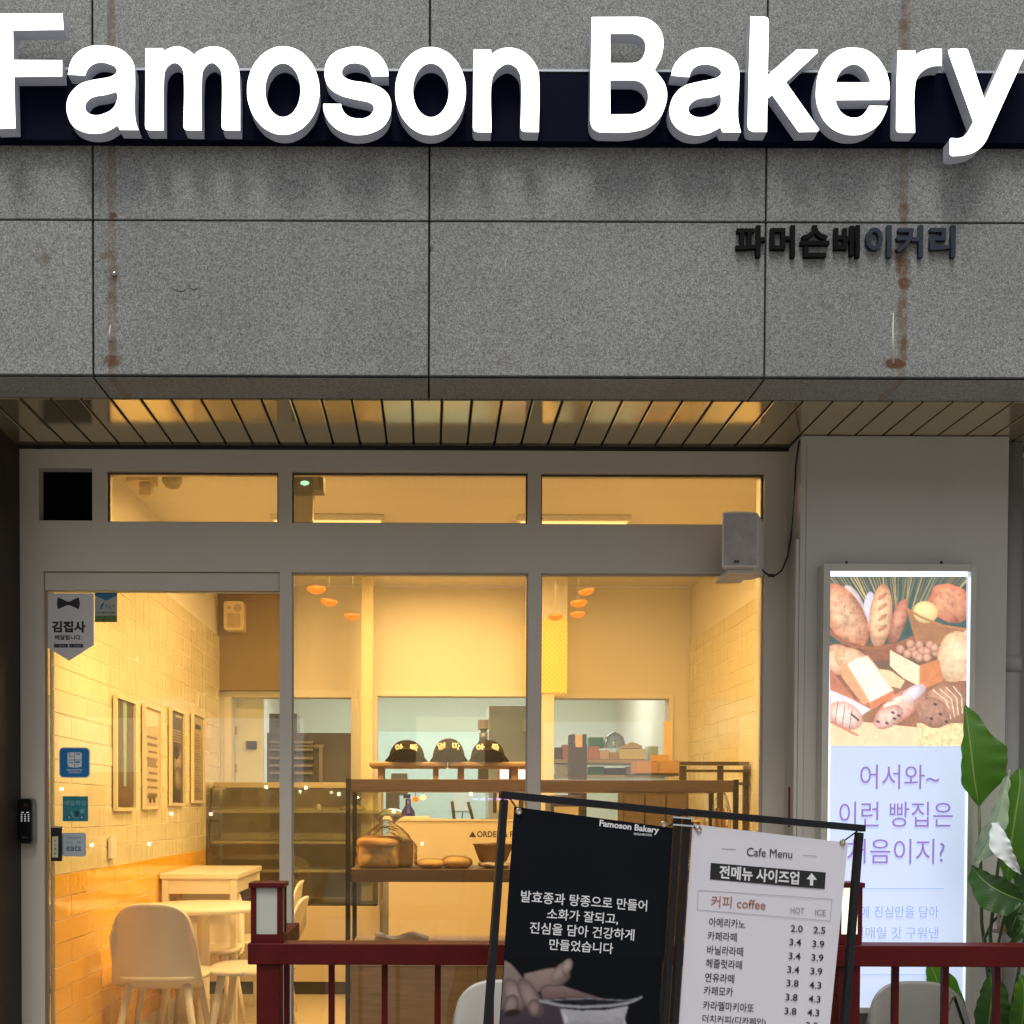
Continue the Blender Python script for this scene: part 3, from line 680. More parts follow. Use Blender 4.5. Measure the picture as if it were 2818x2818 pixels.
lettering('인천사랑전자상품권', sg, pu(1518), pv(520), 315 * .1136, 34 * .1136, ink_black, t, weight=.02, z=.0014)
g = MB(); fpoly(g, L2(sg, [(1470, 640), (1500, 590), (1512, 592), (1482, 645)], pu, pv), .0016); put('mark', g, ink_black, sg, t)
# 3 blue sticker
t = sticker('rounded bright blue sticker with white block lettering')
a = sg.loc(su(700), sv(570)); b = sg.loc(su(1178), sv(97))
g = MB(); slab(g, rrect(a[0], b[0], a[1], b[1], .016), .0003, .0010); put('paper', g, M('pale_rim', (.5, .58, .62), .5), sg, t)
g = MB(); fpoly(g, rrect(a[0] + .0035, b[0] - .0035, a[1] + .0035, b[1] - .0035, .014), .0013); put('blue_print', g, M('sticker_blue', (.0, .17, .42), .45), sg, t)
g = MB(); fpoly(g, L2(sg, [(830, 185), (850, 172), (1035, 172), (1055, 190), (1050, 400), (940, 414), (845, 400), (828, 330)], su, sv), .0016); put('logo_block', g, ink_white, sg, t)
g = MB()
for q_ in ([(862, 170), (872, 170), (870, 225), (860, 225)], [(938, 172), (946, 172), (946, 412), (938, 412)], [(830, 288), (1053, 288), (1053, 298), (830, 298)], [(965, 192), (1030, 190), (1020, 212), (962, 205)], [(945, 318), (1028, 312), (1028, 338), (945, 338)], [(850, 325), (925, 320), (925, 330), (850, 335)], [(850, 240), (925, 235), (925, 243), (850, 248)], [(880, 345), (920, 345), (920, 352), (880, 352)], [(965, 360), (1010, 362), (1010, 368), (965, 368)]):
    fpoly(g, L2(sg, q_, su, sv), .0019)
put('logo_lines', g, M('sticker_blue', ()), sg, t)
lettering('배달의민족주문', sg, su(940), sv(450), 240 * .12063, 30 * .12063, ink_white, t, z=.0016, weight=.02)
lettering('가능한 매장입니다', sg, su(945), sv(488), 205 * .12063, 30 * .12063, ink_white, t, z=.0016, weight=.02)
# 4 teal scooter sticker
t = sticker('square teal sticker with a delivery scooter')
g = MB(); slab(g, L2(sg, [(755, 860), (1150, 860), (1152, 1252), (755, 1252)], su, sv), .0003, .0010); put('paper', g, M('teal', (.015, .19, .22), .45, var=.2, vs=15), sg, t)
g = MB()
tl = M('teal_light', (.13, .36, .38), .5)
fpoly(g, L2(sg, [(1030, 1062), (1092, 1055), (1095, 1118), (1032, 1122)], su, sv), .0014)
fpoly(g, L2(sg, [(885, 1085), (905, 1085), (925, 1190), (1020, 1190), (1020, 1200), (915, 1200), (890, 1130)], su, sv), .0014)
put('scooter_body', g, tl, sg, t)
g = MB(); fpoly(g, L2(sg, [(935, 1095), (1010, 1085), (1018, 1140), (990, 1180), (955, 1180)], su, sv), .0016)
put('scooter_seat', g, M('teal_dark', (.004, .05, .075), .5), sg, t)
for cx_ in (855, 1050):
    g = MB(); fpoly(g, [sg.loc(su(cx_ + 34 * math.cos(k * .5236)), sv(1190 + 32 * math.sin(k * .5236))) for k in range(12)], .0018); put('scooter_wheel', g, MATS['teal_dark'], sg, t)
    g = MB(); fpoly(g, [sg.loc(su(cx_ + 3 + 19 * math.cos(k * .5236)), sv(1190 + 18 * math.sin(k * .5236))) for k in range(12)], .0021); put('scooter_hub', g, M('teal_hub', (.3, .5, .5), .5), sg, t)
lettering('배달특급', sg, su(955), sv(965), 340 * .12063, 78 * .12063, tl, t, z=.0014, weight=.03)
# 5 eats sticker
t = sticker('pale grey rounded sticker that reads eats, low on the door')
a = sg.loc(su(742), sv(1800)); b = sg.loc(su(1118), sv(1432))
g = MB(); slab(g, rrect(a[0], b[0], a[1], b[1], .010), .0003, .0010); put('paper', g, M('eats_paper', (.40, .44, .46), .5), sg, t)
lettering('eats', sg, su(925), sv(1672), 232 * .12063, 92 * .12063, M('eats_ink', (.07, .13, .15), .6), t, z=.0014, weight=.014)
lettering('우리매장 배달가능', sg, su(925), sv(1508), 230 * .12063, 26 * .12063, ink_grey, t, z=.0014, weight=.03)
lettering('cou', sg, su(858), sv(1585), 95 * .12063, 32 * .12063, ink_grey, t, z=.0014, weight=.01)
lettering('ng', sg, su(1008), sv(1585), 62 * .12063, 36 * .12063, M('eats_blue', (.05, .25, .36), .6), t, z=.0014, weight=.02)
# 6 handle plate
t = thing('door_plate', 'black vertical lock plate with a cream paper strip on the door glass', 'lock plate', (0, YG, 1.1)); sync()
a = sg.loc(su(583), sv(1872)); b = sg.loc(su(748), sv(1328))
g = MB(); slab(g, rrect(a[0], b[0], a[1], b[1], .003), .0003, .012); put('plate', g, M('lock_black', ()), sg, t, bevel=.001)
g = MB(); fpoly(g, L2(sg, [(606, 1490), (700, 1486), (698, 1816), (606, 1812)], su, sv), .0125); put('paper_strip', g, M('cream_strip', (.55, .53, .35), .6), sg, t)
for i, chx in enumerate('미시세요'): lettering(chx, sg, su(652), sv(1552 + i * 66), 4, 4.6, ink_black, t, z=.0129, weight=.02)
g = MB(); fpoly(g, L2(sg, [(585, 1330), (745, 1330), (740, 1352), (600, 1352)], su, sv), .0125); put('chrome_tip', g, steel, sg, t)

# ------------------------------------------------------------------ room shell
ZC = 2.75
g = MB(); g.box(XL - .16, XL - .012, YW + .072, 10.6, 0, ZC)
lw = struct('left_wall', g, plaster)
g = MB(); g.box(XR + .012, XR + .2, YW + .072, 10.6, 0, ZC)
rw = struct('right_wall', g, plaster)
g = MB(); g.box(XL - .16, XR + .2, YW + .072, YB, ZC, ZC + .12); struct('ceiling', g, ceil_m)
g = MB(); g.box(-4, 5, YW + .01, YW + .068, FZ1 + .001, 3.0); struct('upper_wall', g, plaster)
dw = rect(437, 1316, 662, 1900, YB); w1 = rect(712, 1314, 1004, 1560, YB); w2 = rect(1045, 1318, 1261, 1560, YB)
w1 = (w1[0], w1[1], 1.02, w1[3]); w2 = (w2[0], w2[1], 1.02, w2[3]); dw = (dw[0], dw[1], -.01, dw[3])
g = holes_wall(XL - .011, XR + .011, .001, ZC - .001, [dw, w1, w2], YB, .12)
bw = struct('back_wall', g, plaster)
trim_m = M('white_trim', (.80, .77, .70), .4, var=.03)
def frame_trim(hole, name, w=.045, bottom=True):
    x0, x1, z0, z1 = hole; g = MB(); y0, y1 = YB - .016, YB - .001
    g.box(x0 - w, x0, y0, y1, z0, z1); g.box(x1, x1 + w, y0, y1, z0, z1); g.box(x0 - w, x1 + w, y0 - .001, y1, z1, z1 + w)
    o = g.obj(name, trim_m, bw, bevel=.002)
frame_trim(dw, 'door_casing', .05); frame_trim(w1, 'window_casing', .03); frame_trim(w2, 'window_casing', .03)
# brown bulkhead over the doorway
x0, x1, z0, z1 = rect(419, 1090, 545, 1302, 7.5)
g = MB(); g.box(XL - .011, x1, 7.5, YB - .002, z0, ZC - .002); g.obj('bulkhead', brownwall, bw)
# kitchen beyond
g = MB(); g.box(XL - .5, XR + .9, 10.6, 10.7, 0, 3.0); struct('kitchen_wall', g, kitchen_m)
g = MB(); g.box(XL - .5, XR + .9, YB + .121, 10.6, 2.62, 2.7); struct('kitchen_ceiling', g, ceil_m)

# ceramic tiles, each its own piece
def tile_material(name, col, bumpy):
    m, nt, b = nodes(name); L = nt.links.new
    b.inputs['Roughness'].default_value = .07; b.inputs['Specular IOR Level'].default_value = .7
    g_ = N(nt, 'ShaderNodeNewGeometry'); mp = N(nt, 'ShaderNodeMapping'); mp.inputs['Scale'].default_value = (1, 1, .13)
    L(g_.outputs['Position'], mp.inputs[0])
    no = N(nt, 'ShaderNodeTexNoise'); no.inputs['Scale'].default_value = 17; no.inputs['Detail'].default_value = 2; L(mp.outputs[0], no.inputs['Vector'])
    n3 = N(nt, 'ShaderNodeTexNoise'); n3.inputs['Scale'].default_value = 6; L(g_.outputs['Position'], n3.inputs['Vector'])
    ad = N(nt, 'ShaderNodeMath', operation='MULTIPLY_ADD'); L(n3.outputs[0], ad.inputs[0]); ad.inputs[1].default_value = .9; L(no.outputs[0], ad.inputs[2])
    bp = N(nt, 'ShaderNodeBump'); bp.inputs['Strength'].default_value = bumpy; bp.inputs['Distance'].default_value = .012
    L(ad.outputs[0], bp.inputs['Height']); L(bp.outputs[0], b.inputs['Normal'])
    oi = N(nt, 'ShaderNodeObjectInfo'); mx = N(nt, 'ShaderNodeMix', data_type='RGBA')
    mx.inputs[6].default_value = (*[c * .96 for c in col], 1); mx.inputs[7].default_value = (*[min(1, c * 1.03) for c in col], 1)
    L(oi.outputs['Random'], mx.inputs[0]); L(mx.outputs[2], b.inputs['Base Color'])
    return m
cream_tile = tile_material('cream_tile', (.78, .71, .50), .5)
orange_tile = tile_material('orange_tile', (.88, .47, .02), .3)
grout = M('pale_grout', (.92, .88, .76), .8)
TW, TH, TG = .40, .090, .0030
def tile_mesh(w, h, mat, side):
    mb = MB(); t = .0032; c = .0012
    # bevelled slab lying against the wall, face towards the room
    s_ = side
    a = [(0, 0, 0), (0, w, 0), (0, w, h), (0, 0, h)]; b_ = [(s_ * t, c, c), (s_ * t, w - c, c), (s_ * t, w - c, h - c), (s_ * t, c, h - c)]
    mb.add(a + b_, [(4, 5, 6, 7) if s_ > 0 else (7, 6, 5, 4)] + [(i, (i + 1) % 4, (i + 1) % 4 + 4, i + 4) if s_ > 0 else (i + 4, (i + 1) % 4 + 4, (i + 1) % 4, i) for i in range(4)])
    me = bpy.data.meshes.new('tile'); me.from_pydata(mb.v, [], mb.f); me.materials.append(mat); me.update(); return me
cache = {}
def tile_wall(parent, X, side, y0, y1, zs, name='tile'):
    gb = MB(); xa, xb = sorted((X - side * .001, X - side * .011)); gb.box(xa, xb, y0, y1, zs[0][0], zs[-1][0] + TH); gb.obj('grout_bed', grout, parent)
    for r_, (z, mat) in enumerate(zs):
        off = -TW / 2 if r_ % 2 else 0
        y = y0 + off
        while y < y1 - .01:
            a, b_ = max(y, y0), min(y + TW, y1)
            if b_ - a > .03:
                w = round(b_ - a - TG, 4); k = (w, mat.name, side)
                if k not in cache: cache[k] = tile_mesh(w, TH - TG, mat, side)
                o = bpy.data.objects.new('tile', cache[k]); COL.objects.link(o); o.parent = parent
                o.location = (X - side * .001, a + TG / 2, z + TG / 2); o.rotation_euler = (random.uniform(-.001, .001), random.uniform(-.006, .006), random.uniform(-.005, .005))
            y += TW
zo = PX(85, 1655, XL).z
zs = [(zo - TH * k, orange_tile) for k in range(9, 0, -1)] + [(zo + TH * k, cream_tile) for k in range(16)]
tile_wall(lw, XL, 1, YW + .075, YB - .11, zs)
lw_top = zs[-1][0] + TH
zs2 = [(zo + TH * k, cream_tile) for k in range(-2, 16)]
tile_wall(rw, XR, -1, 5.2, YB - .005, zs2)

# ------------------------------------------------------------------ lamps of the room
def area(name, loc, sx, sy, energy, col, parent, rot=(0, 0, 0), spread=180):
    l = bpy.data.lights.new(name, 'AREA'); l.shape = 'RECTANGLE'; l.size = sx; l.size_y = sy; l.energy = energy; l.color = col; l.spread = R(spread)
    o = bpy.data.objects.new(name, l); COL.objects.link(o); o.parent = parent; o.location = loc; o.rotation_euler = rot; return o
WARM = (1.0, .60, .20)
for (x, y, e, lab) in ((-.55, 4.75, 14, 'warm ceiling light panel nearest the glass door'), (.75, 4.75, 14, 'warm ceiling light panel nearest the right display window'), (-.55, 5.9, 22, 'warm ceiling light panel mid room, seen through the middle transom'), (.75, 5.9, 22, 'warm ceiling light panel mid room, seen through the right transom'), (.1, 6.9, 11, 'warm ceiling light panel nearest the back wall of the room')):
    t = thing('ceiling_light', lab, 'ceiling light', (x, y, ZC), 'warm ceiling lights of the room'); sync()
    g = MB(); g.box(x - .30, x + .30, y - .15, y + .15, ZC - .03, ZC - .001); g.obj('housing', trim_m, t, bevel=.004)
    g = MB(); g.box(x - .28, x + .28, y - .13, y + .13, ZC - .034, ZC - .0305); g.obj('diffuser', EM('warm_diffuser', (1, .66, .25), 1.0), t)
    area('lamp', (0, 0, -.045), .5, .24, e, WARM, t, rot=(R(14) if y < 4.6 else 0, 0, 0))
for (x, lab) in ((-.95, 'small warm spotlight above the glass door, hidden behind the header'), (-.15, 'small warm spotlight above the middle display window, behind the header'), (.65, 'small warm spotlight above the right display window, behind the header')):  # unseen spotlights added to brighten the bread rack from the front
    t = thing('window_spotlight', lab, 'spotlight', (x, 4.27, 2.20), 'spotlights behind the window header'); sync()
    g = MB(); g.tube([(x, 4.262, 2.245), (x, 4.295, 2.165)], .03, 14); g.obj('housing', trim_m, t)
    g = MB(); g.box(x - .008, x + .008, YW + .0705, 4.262, 2.20, 2.216); g.obj('arm', trim_m, t)
    l = bpy.data.lights.new('lamp', 'SPOT'); l.energy = 27 if x < -.5 else 42; l.color = (1, .66, .27); l.spot_size = R(165); l.spot_blend = .8; l.shadow_soft_size = .05
    o = bpy.data.objects.new('lamp', l); COL.objects.link(o); o.parent = t; o.location = (0, .06, -.10); o.rotation_euler = (R(28), 0, 0)
for (x, y, lab) in ((-.4, 9.2, 'cool white kitchen ceiling light behind the left serving hatch'), (.9, 9.2, 'cool white kitchen ceiling light behind the right serving hatch')):
    t = thing('kitchen_light', lab, 'ceiling light', (x, y, 2.62), 'cool kitchen lights'); sync()
    g = MB(); g.box(x - .6, x + .6, y - .06, y + .06, 2.58, 2.619); g.obj('housing', EM('cool_tube', (.85, 1, .95), 3), t)
    area('lamp', (0, 0, -.06), 1.2, .3, 17, (.97, 1.0, .90), t)

# ------------------------------------------------------------------ picture painter: flat prints as coloured grids
class Canvas:
    def __init__(s, w, h, bgc):
        s.w, s.h = w, h; s.a = np.ones((h, w, 3)) * np.array(rgb(*bgc)); s.yy, s.xx = np.mgrid[0:h, 0:w] + .5
    def view(s, x0, y0, x1, y1): s.x0, s.y0, s.x1, s.y1 = x0, y0, x1, y1; s.X = x0 + s.xx / s.w * (x1 - x0); s.Y = y0 + s.yy / s.h * (y1 - y0); s.n = s.fnoise(5)
    def fnoise(s, k):
        out = 0
        for o in range(3):
            kk = int(k * 2 ** o) + 2; gr = rng.rand(kk + 1, kk + 1)
            fx = s.xx / s.w * kk; fy = s.yy / s.h * kk; ix = np.clip(fx.astype(int), 0, kk - 1); iy = np.clip(fy.astype(int), 0, kk - 1); fx = fx - ix; fy = fy - iy
            fx = fx * fx * (3 - 2 * fx); fy = fy * fy * (3 - 2 * fy)
            out = out + (gr[iy, ix] * (1 - fx) * (1 - fy) + gr[iy, ix + 1] * fx * (1 - fy) + gr[iy + 1, ix] * (1 - fx) * fy + gr[iy + 1, ix + 1] * fx * fy) / 2 ** o
        return (out / 1.75 - .5) * 2
    def put(s, m, col): s.a = s.a * (1 - m[..., None]) + col * m[..., None]
    def ell(s, cx, cy, rx, ry, ang, c0, c1=None, tex=0, wob=.0, edge=None, k=14):
        c_, s_ = math.cos(R(ang)), math.sin(R(ang)); dx, dy = s.X - cx, s.Y - cy
        u, v = (dx * c_ + dy * s_) / rx, (-dx * s_ + dy * c_) / ry
        d = np.sqrt(u * u + v * v) + wob * s.fnoise(9); aa = .5 / min(rx, ry) * (s.x1 - s.x0) / s.w * 2
        m = np.clip((1 - d) / aa + .5, 0, 1); t = np.clip(d, 0, 1)[..., None] ** 2
        sh = np.clip(.5 - .5 * (u * .5 + v * .7), 0, 1)[..., None]
        A, B = np.array(rgb(*c0)), np.array(rgb(*(c1 or c0)))
        col = A * (1 - t) + B * t; col = col * (.72 + .45 * sh)
        if tex: col = col * (1 + tex * (s.fnoise(k) + .7 * (.45 - np.abs(s.fnoise(2 * k)) * 2))[..., None])
        if edge is not None: e = np.clip((d - .86) * 9, 0, 1)[..., None]; col = col * (1 - e) + np.array(rgb(*edge)) * e
        s.put(m, col)
    def poly(s, pts, c0, tex=0, c1=None, stripes=None, k=14):
        m = np.zeros_like(s.X, bool); n = len(pts); j = n - 1
        for i in range(n):
            xi, yi = pts[i]; xj_, yj = pts[j]
            cnd = ((yi > s.Y) != (yj > s.Y)) & (s.X < (xj_ - xi) * (s.Y - yi) / ((yj - yi) or 1e-9) + xi); m ^= cnd; j = i
        A = np.array(rgb(*c0)); col = np.ones_like(s.a) * A
        if c1: g_ = (s.Y - min(p[1] for p in pts)) / (max(p[1] for p in pts) - min(p[1] for p in pts)); col = col * (1 - g_[..., None]) + np.array(rgb(*c1)) * g_[..., None]
        if stripes: fx, fy, amt = stripes; col = col * (1 + amt * np.sin(s.X * fx + s.Y * fy) * np.sin(s.X * fy * 1.7 - s.Y * fx * .6))[..., None]
        if tex: col = col * (1 + tex * s.fnoise(k)[..., None])
        s.put(m.astype(float), col)
    def line(s, pts, w, c0):
        for (xa, ya), (xb, yb_) in zip(pts[:-1], pts[1:]):
            L_ = math.hypot(xb - xa, yb_ - ya); t = np.clip(((s.X - xa) * (xb - xa) + (s.Y - ya) * (yb_ - ya)) / L_ ** 2, 0, 1)
            d = np.hypot(s.X - xa - t * (xb - xa), s.Y - ya - t * (yb_ - ya)); s.put(np.clip((w / 2 - d) + .5, 0, 1), np.array(rgb(*c0)))
    def mesh(s, name, quad, sheet, z, mat, parent):
        """quad: local corners TL,TR,BR,BL on the sheet"""
        h, w = s.h, s.w; TL, TR, BR, BL = [np.array(p) for p in quad]
        uu = np.linspace(0, 1, w + 1); vv = np.linspace(0, 1, h + 1); U, V = np.meshgrid(uu, vv)
        XY = (TL * ((1 - U) * (1 - V))[..., None] + TR * (U * (1 - V))[..., None] + BR * (U * V)[..., None] + BL * ((1 - U) * V)[..., None]).reshape(-1, 2)
        co = np.concatenate([XY, np.full((len(XY), 1), z)], 1)
        I = np.arange(h)[:, None] * (w + 1) + np.arange(w)[None, :]; F = np.stack([I + w + 1, I + w + 2, I + 1, I], -1).reshape(-1, 4)
        me = bpy.data.meshes.new(name); me.vertices.add(len(co)); me.vertices.foreach_set('co', co.ravel())
        me.loops.add(F.size); me.loops.foreach_set('vertex_index', F.ravel()); me.polygons.add(len(F)); me.polygons.foreach_set('loop_start', np.arange(0, F.size, 4)); me.update(calc_edges=True)
        pad = np.pad(s.a, ((0, 1), (0, 1), (0, 0)), 'edge'); pc = (pad + np.pad(s.a, ((1, 0), (1, 0), (0, 0)), 'edge')) / 2
        at = me.color_attributes.new('Col', 'FLOAT_COLOR', 'POINT'); at.data.foreach_set('color', np.concatenate([np.clip(pc, 0, 1).reshape(-1, 3), np.ones((len(co), 1))], 1).ravel())
        me.materials.append(mat); o = bpy.data.objects.new(name, me); COL.objects.link(o)
        o.parent = parent; sync(); o.matrix_local = parent.matrix_world.inverted() @ sheet.M
        return o

# ------------------------------------------------------------------ light box on the pillar
YLB = 3.925
sl_ = sheet_y(YLB)
lb = thing('light_box', 'tall lit light box with bread photograph and purple Korean lettering on the pillar', 'light box', P(1690, 1500, YLB)); sync()
def q4(sheet, u0, v0, u1, v1): return [sheet.loc(u0, v0), sheet.loc(u1, v0), sheet.loc(u1, v1), sheet.loc(u0, v1)]
ox0, ox1, oz0, oz1 = rect(1549, 1064, 1836, 1912, YLB)
ix0, ix1, iz0, iz1 = rect(1562, 1078, 1826, 1901, YLB)
g = MB(); w_ = .016
for bxx in ((ox0, ix0, oz0, oz1), (ix1, ox1, oz0, oz1), (ix0, ix1, iz1, oz1), (ix0, ix1, oz0, iz0)): g.box(bxx[0], bxx[1], YLB - .004, YP - .002, bxx[2], bxx[3])
g.obj('frame', M('lightbox_frame', (.52, .50, .43), .4, .3), lb, bevel=.0015)
g = MB(); g.box(ix0 + .0005, ix1 - .0005, YLB + .002, YP - .004, iz0 + .0005, iz1 - .0005); g.obj('lit_panel', EM('lightbox_lit', (.52, .60, .78), .66), lb)
g = MB(); a = rect(1563, 1078.5, 1825, 1087, YLB); g.box(a[0], a[1], YLB - .0005, YLB + .0015, a[2], a[3]); g.obj('lit_edge', EM('lightbox_edge', (.80, .90, 1.0), 1.8), lb)
g = MB()
for (ua, ub) in ((1562, 1565.5), (1822.5, 1826)): a = rect(ua, 1089, ub, 1901, YLB); g.box(a[0] + .0007, a[1] - .0007, YLB + .0003, YLB + .0018, a[2] + .001, a[3])
g.obj('lit_rim', EM('lightbox_rim', (.72, .86, 1.0), 1.5), lb, kind='stuff')
for u in (1597, 1776): g = MB(); p = P(u, 1061.5, YLB + .02); g.lathe([(0, .006), (.004, .005), (.004, -.006)], p, 10); g.obj('hanger', ink_black, lb)
cv = Canvas(270, 330, (120, 92, 72)); cv.view(635, 210, 1555, 1330)
cv.poly([(600, 200), (1600, 200), (1600, 650), (600, 650)], (62, 92, 88), .3)
for i in range(46):
    x = 640 + i * 20 + rng.randint(-6, 6); cv.line([(x + (x - 1090) * .12, 205), (1090 + (x - 1090) * .55 + rng.randint(-18, 18), 480)], rng.uniform(3, 9), (lambda q_: tuple(int(c * q_) for c in (196, 170, 118)))(rng.uniform(.6, 1.15)))
cv.poly([(600, 840), (1600, 820), (1600, 1340), (600, 1340)], (150, 105, 78), .25)
cv.ell(800, 380, 52, 125, -28, (228, 218, 224), (205, 190, 200), .1)
cv.ell(905, 440, 44, 130, 2, (214, 218, 244), (200, 200, 230), .06)
cv.ell(1095, 510, 50, 158, 17, (206, 150, 128), (165, 100, 78), .35)
cv.ell(978, 470, 76, 210, 6, (240, 215, 180), (205, 140, 105), .28)
for yy_ in (340, 410, 480, 550): cv.ell(990, yy_, 38, 13, -35, (205, 150, 112), (190, 120, 90), .3)
cv.ell(740, 470, 125, 235, -30, (232, 190, 160), (200, 125, 92), .42, k=22)
cv.poly([(1150, 410), (1250, 470), (1400, 530), (1558, 560), (1540, 640), (1400, 660), (1210, 640)], (172, 122, 84), .2, stripes=(.35, .5, .45))
cv.ell(1440, 385, 155, 120, 15, (228, 165, 130), (195, 115, 85), .45, wob=.16, k=18)
cv.ell(1280, 445, 84, 72, 10, (246, 236, 178), (225, 200, 140), .08)
cv.line([(1150, 420), (1250, 478), (1400, 535), (1560, 560)], 15, (188, 128, 86))
cv.line([(630, 570), (720, 640), (900, 690), (1080, 665), (1195, 615)], 26, (160, 104, 74))
cv.poly([(850, 690), (950, 705), (1190, 630), (1060, 760), (900, 770)], (148, 96, 74), .2, stripes=(.3, .4, .4))
for (x, y) in ((1110, 690), (1160, 720), (1190, 680), (1215, 725), (1240, 660), (1255, 700), (1290, 700), (1310, 660), (1240, 745), (1290, 745), (1350, 710), (1385, 700), (1180, 655), (1340, 680)): cv.ell(x, y, 31, 31, 0, (226, 180, 158), (160, 110, 90), .15)
cv.poly([(1370, 730), (1558, 560), (1558, 900), (1420, 900)], (236, 200, 170), .15)
cv.ell(1480, 740, 118, 172, 8, (244, 220, 190), (222, 180, 145), .22, wob=.03)
cv.poly([(1040, 695), (1240, 800), (1240, 935), (1130, 880), (1040, 800)], (232, 224, 200), .08)
cv.poly([(1240, 798), (1370, 755), (1400, 895), (1270, 955), (1238, 930)], (206, 132, 84), .12)
cv.ell(690, 760, 110, 100, 20, (238, 214, 188), (205, 150, 118), .25)
cv.ell(780, 760, 120, 75, 20, (232, 208, 178), (205, 150, 112), .3, wob=.04)
cv.poly([(640, 820), (800, 1020), (900, 1060), (860, 1090), (700, 1010), (635, 960)], (200, 128, 100), .35)
cv.poly([(700, 800), (790, 760), (900, 1040), (860, 1060), (720, 880)], (222, 168, 128), .2)
cv.poly([(745, 790), (810, 745), (890, 735), (960, 820), (1062, 962), (905, 1042), (860, 980), (790, 860)], (226, 230, 228), .06)
cv.poly([(905, 1042), (1062, 962), (1075, 1000), (900, 1100)], (206, 128, 90), .12)
cv.line([(745, 790), (810, 745), (890, 735), (960, 820), (1062, 962)], 9, (226, 178, 136)); cv.line([(745, 790), (790, 860), (905, 1045)], 11, (224, 170, 126))
cv.poly([(635, 960), (760, 1010), (910, 1090), (850, 1130), (640, 1060)], (216, 220, 244), .06)
cv.poly([(960, 820), (1040, 830), (1140, 900), (1110, 950), (1030, 930)], (226, 206, 170), .25)
cv.poly([(635, 1150), (1240, 1210), (1240, 1335), (635, 1335)], (234, 204, 174), .08)
cv.poly([(1220, 1180), (1560, 1180), (1560, 1335), (1240, 1335)], (228, 206, 164), .5, k=60)
cv.ell(740, 1130, 125, 85, 28, (232, 224, 226), (205, 150, 130), .2)
for i in range(3): cv.line([(668 + i * 48, 1190 + i * 20), (690 + i * 48, 1040 + i * 25)], 7, (150, 120, 140))
cv.line([(780, 1120), (828, 1160)], 14, (110, 70, 70)); cv.line([(640, 1170), (820, 1260)], 16, (205, 130, 100))
cv.ell(1105, 1075, 205, 84, -36, (226, 190, 184), (196, 128, 104), .3, k=20)
cv.ell(1200, 980, 90, 44, -30, (222, 222, 244), (205, 180, 200), .1)
for (x, y) in ((1050, 1060), (1120, 1020)): cv.ell(x, y, 52, 20, -10, (236, 224, 214), None, .15)
cv.ell(1030, 1140, 110, 66, -32, (222, 200, 196), (190, 140, 130), .3, k=30)
for (x, y) in ((1070, 1150), (1100, 1130), (1060, 1110), (960, 1170), (1020, 1180)): cv.ell(x, y, 14, 9, 20, (110, 60, 60))
cv.ell(1400, 1060, 172, 130, -25, (196, 154, 132), (160, 112, 88), .35, k=26)
for i in range(4): cv.line([(1330 + i * 45, 960 - i * 8), (1420 + i * 34, 1030 - i * 10), (1450 + i * 26, 1150 - i * 12)], 6, (238, 220, 196))
cv.ell(1330, 1110, 120, 98, 30, (178, 136, 118), (160, 114, 96), .3, k=36)
for (x, y) in ((1345, 1055), (1380, 1120), (1320, 1150), (1420, 1170)): cv.ell(x, y, 13, 9, 30, (82, 54, 56))
cv.a = cv.a * (1 + .16 * cv.fnoise(60)[..., None] + .10 * (rng.rand(cv.h, cv.w, 1) - .5)); cv.a = cv.a * np.array([1.06, .99, .84]) * .93 + np.array(rgb(200, 205, 225)) * .07
cvm = vcolmat('lightbox_print', emis=.80, rough=.4)
cv.mesh('bread_picture', q4(sl_, 1565.2, 1088, 1822.8, 1407), sl_, .0016, cvm, lb)
purple = EM('print_purple', rgb(140, 116, 182), .62); lilac = EM('print_lilac', rgb(142, 158, 208), .62)
for (tx, cu, cvv, w_, h_, mt, wt) in (('어서와~', 1697, 1465.5, 149, 46, purple, 0), ('이런 빵집은', 1690, 1536.5, 214, 48, purple, 0), ('처음이지?', 1690, 1606, 184, 47, purple, 0)):
    lettering(tx, sl_, cu, cvv, w_, h_, mt, lb, weight=wt, z=.0018)
lettering('에 진심만을 담아', sl_, 1697, 1720, 147, 22, lilac, lb, weight=.0, z=.0018)
lettering('매일매일 갓 구워낸', sl_, 1680, 1759.5, 180, 22, lilac, lb, weight=.0, z=.0018)
g = MB()
for (u0, v0, u1, v1) in ((1590, 1676, 1780, 1677.2), (1612, 1838.5, 1745, 1839.7)): fpoly(g, q4(sl_, u0, v0, u1, v1), .0018)
put('rule', g, EM('print_blue', rgb(120, 140, 225), .95), sl_, lb, kind='stuff')

# ------------------------------------------------------------------ red railing and lanterns
YR = 3.40
rl = thing('red_railing', 'oxblood red painted wooden railing in front of the shop', 'railing', (0, YR, GZ)); sync()
rx0, _, rz0, rz1 = rect(467, 1783, 2100, 1823, YR); rx1 = 3.6
g = MB(); g.box(rx0, rx1, YR, YR + .095, rz0, rz1); g.obj('top_rail', red_m, rl, bevel=.003)
px_ = [617.5, 719, 820.5, 922, 1023.5, 1125, 1227, 1329, 1431, 1520, 1694.5, 1789.5, 1888, 1985, 2082, 2180]
for u in px_:
    x = P(u, 1870, YR).x; w = 11.5 * PM(YR); g = MB(); g.box(x, x + w, YR + .036, YR + .056, GZ + .10, rz0 - .0005); g.obj('baluster', red_m, rl, bevel=.001)
for (u0, u1) in ((483, 527), (1583, 1625), (2230, 2274)):
    a = rect(u0, 1823, u1, 1932, YR); g = MB(); g.box(a[0], a[1], YR + .008, YR + .085, GZ, rz0 - .0005); g.obj('post', red_m, rl, bevel=.002)
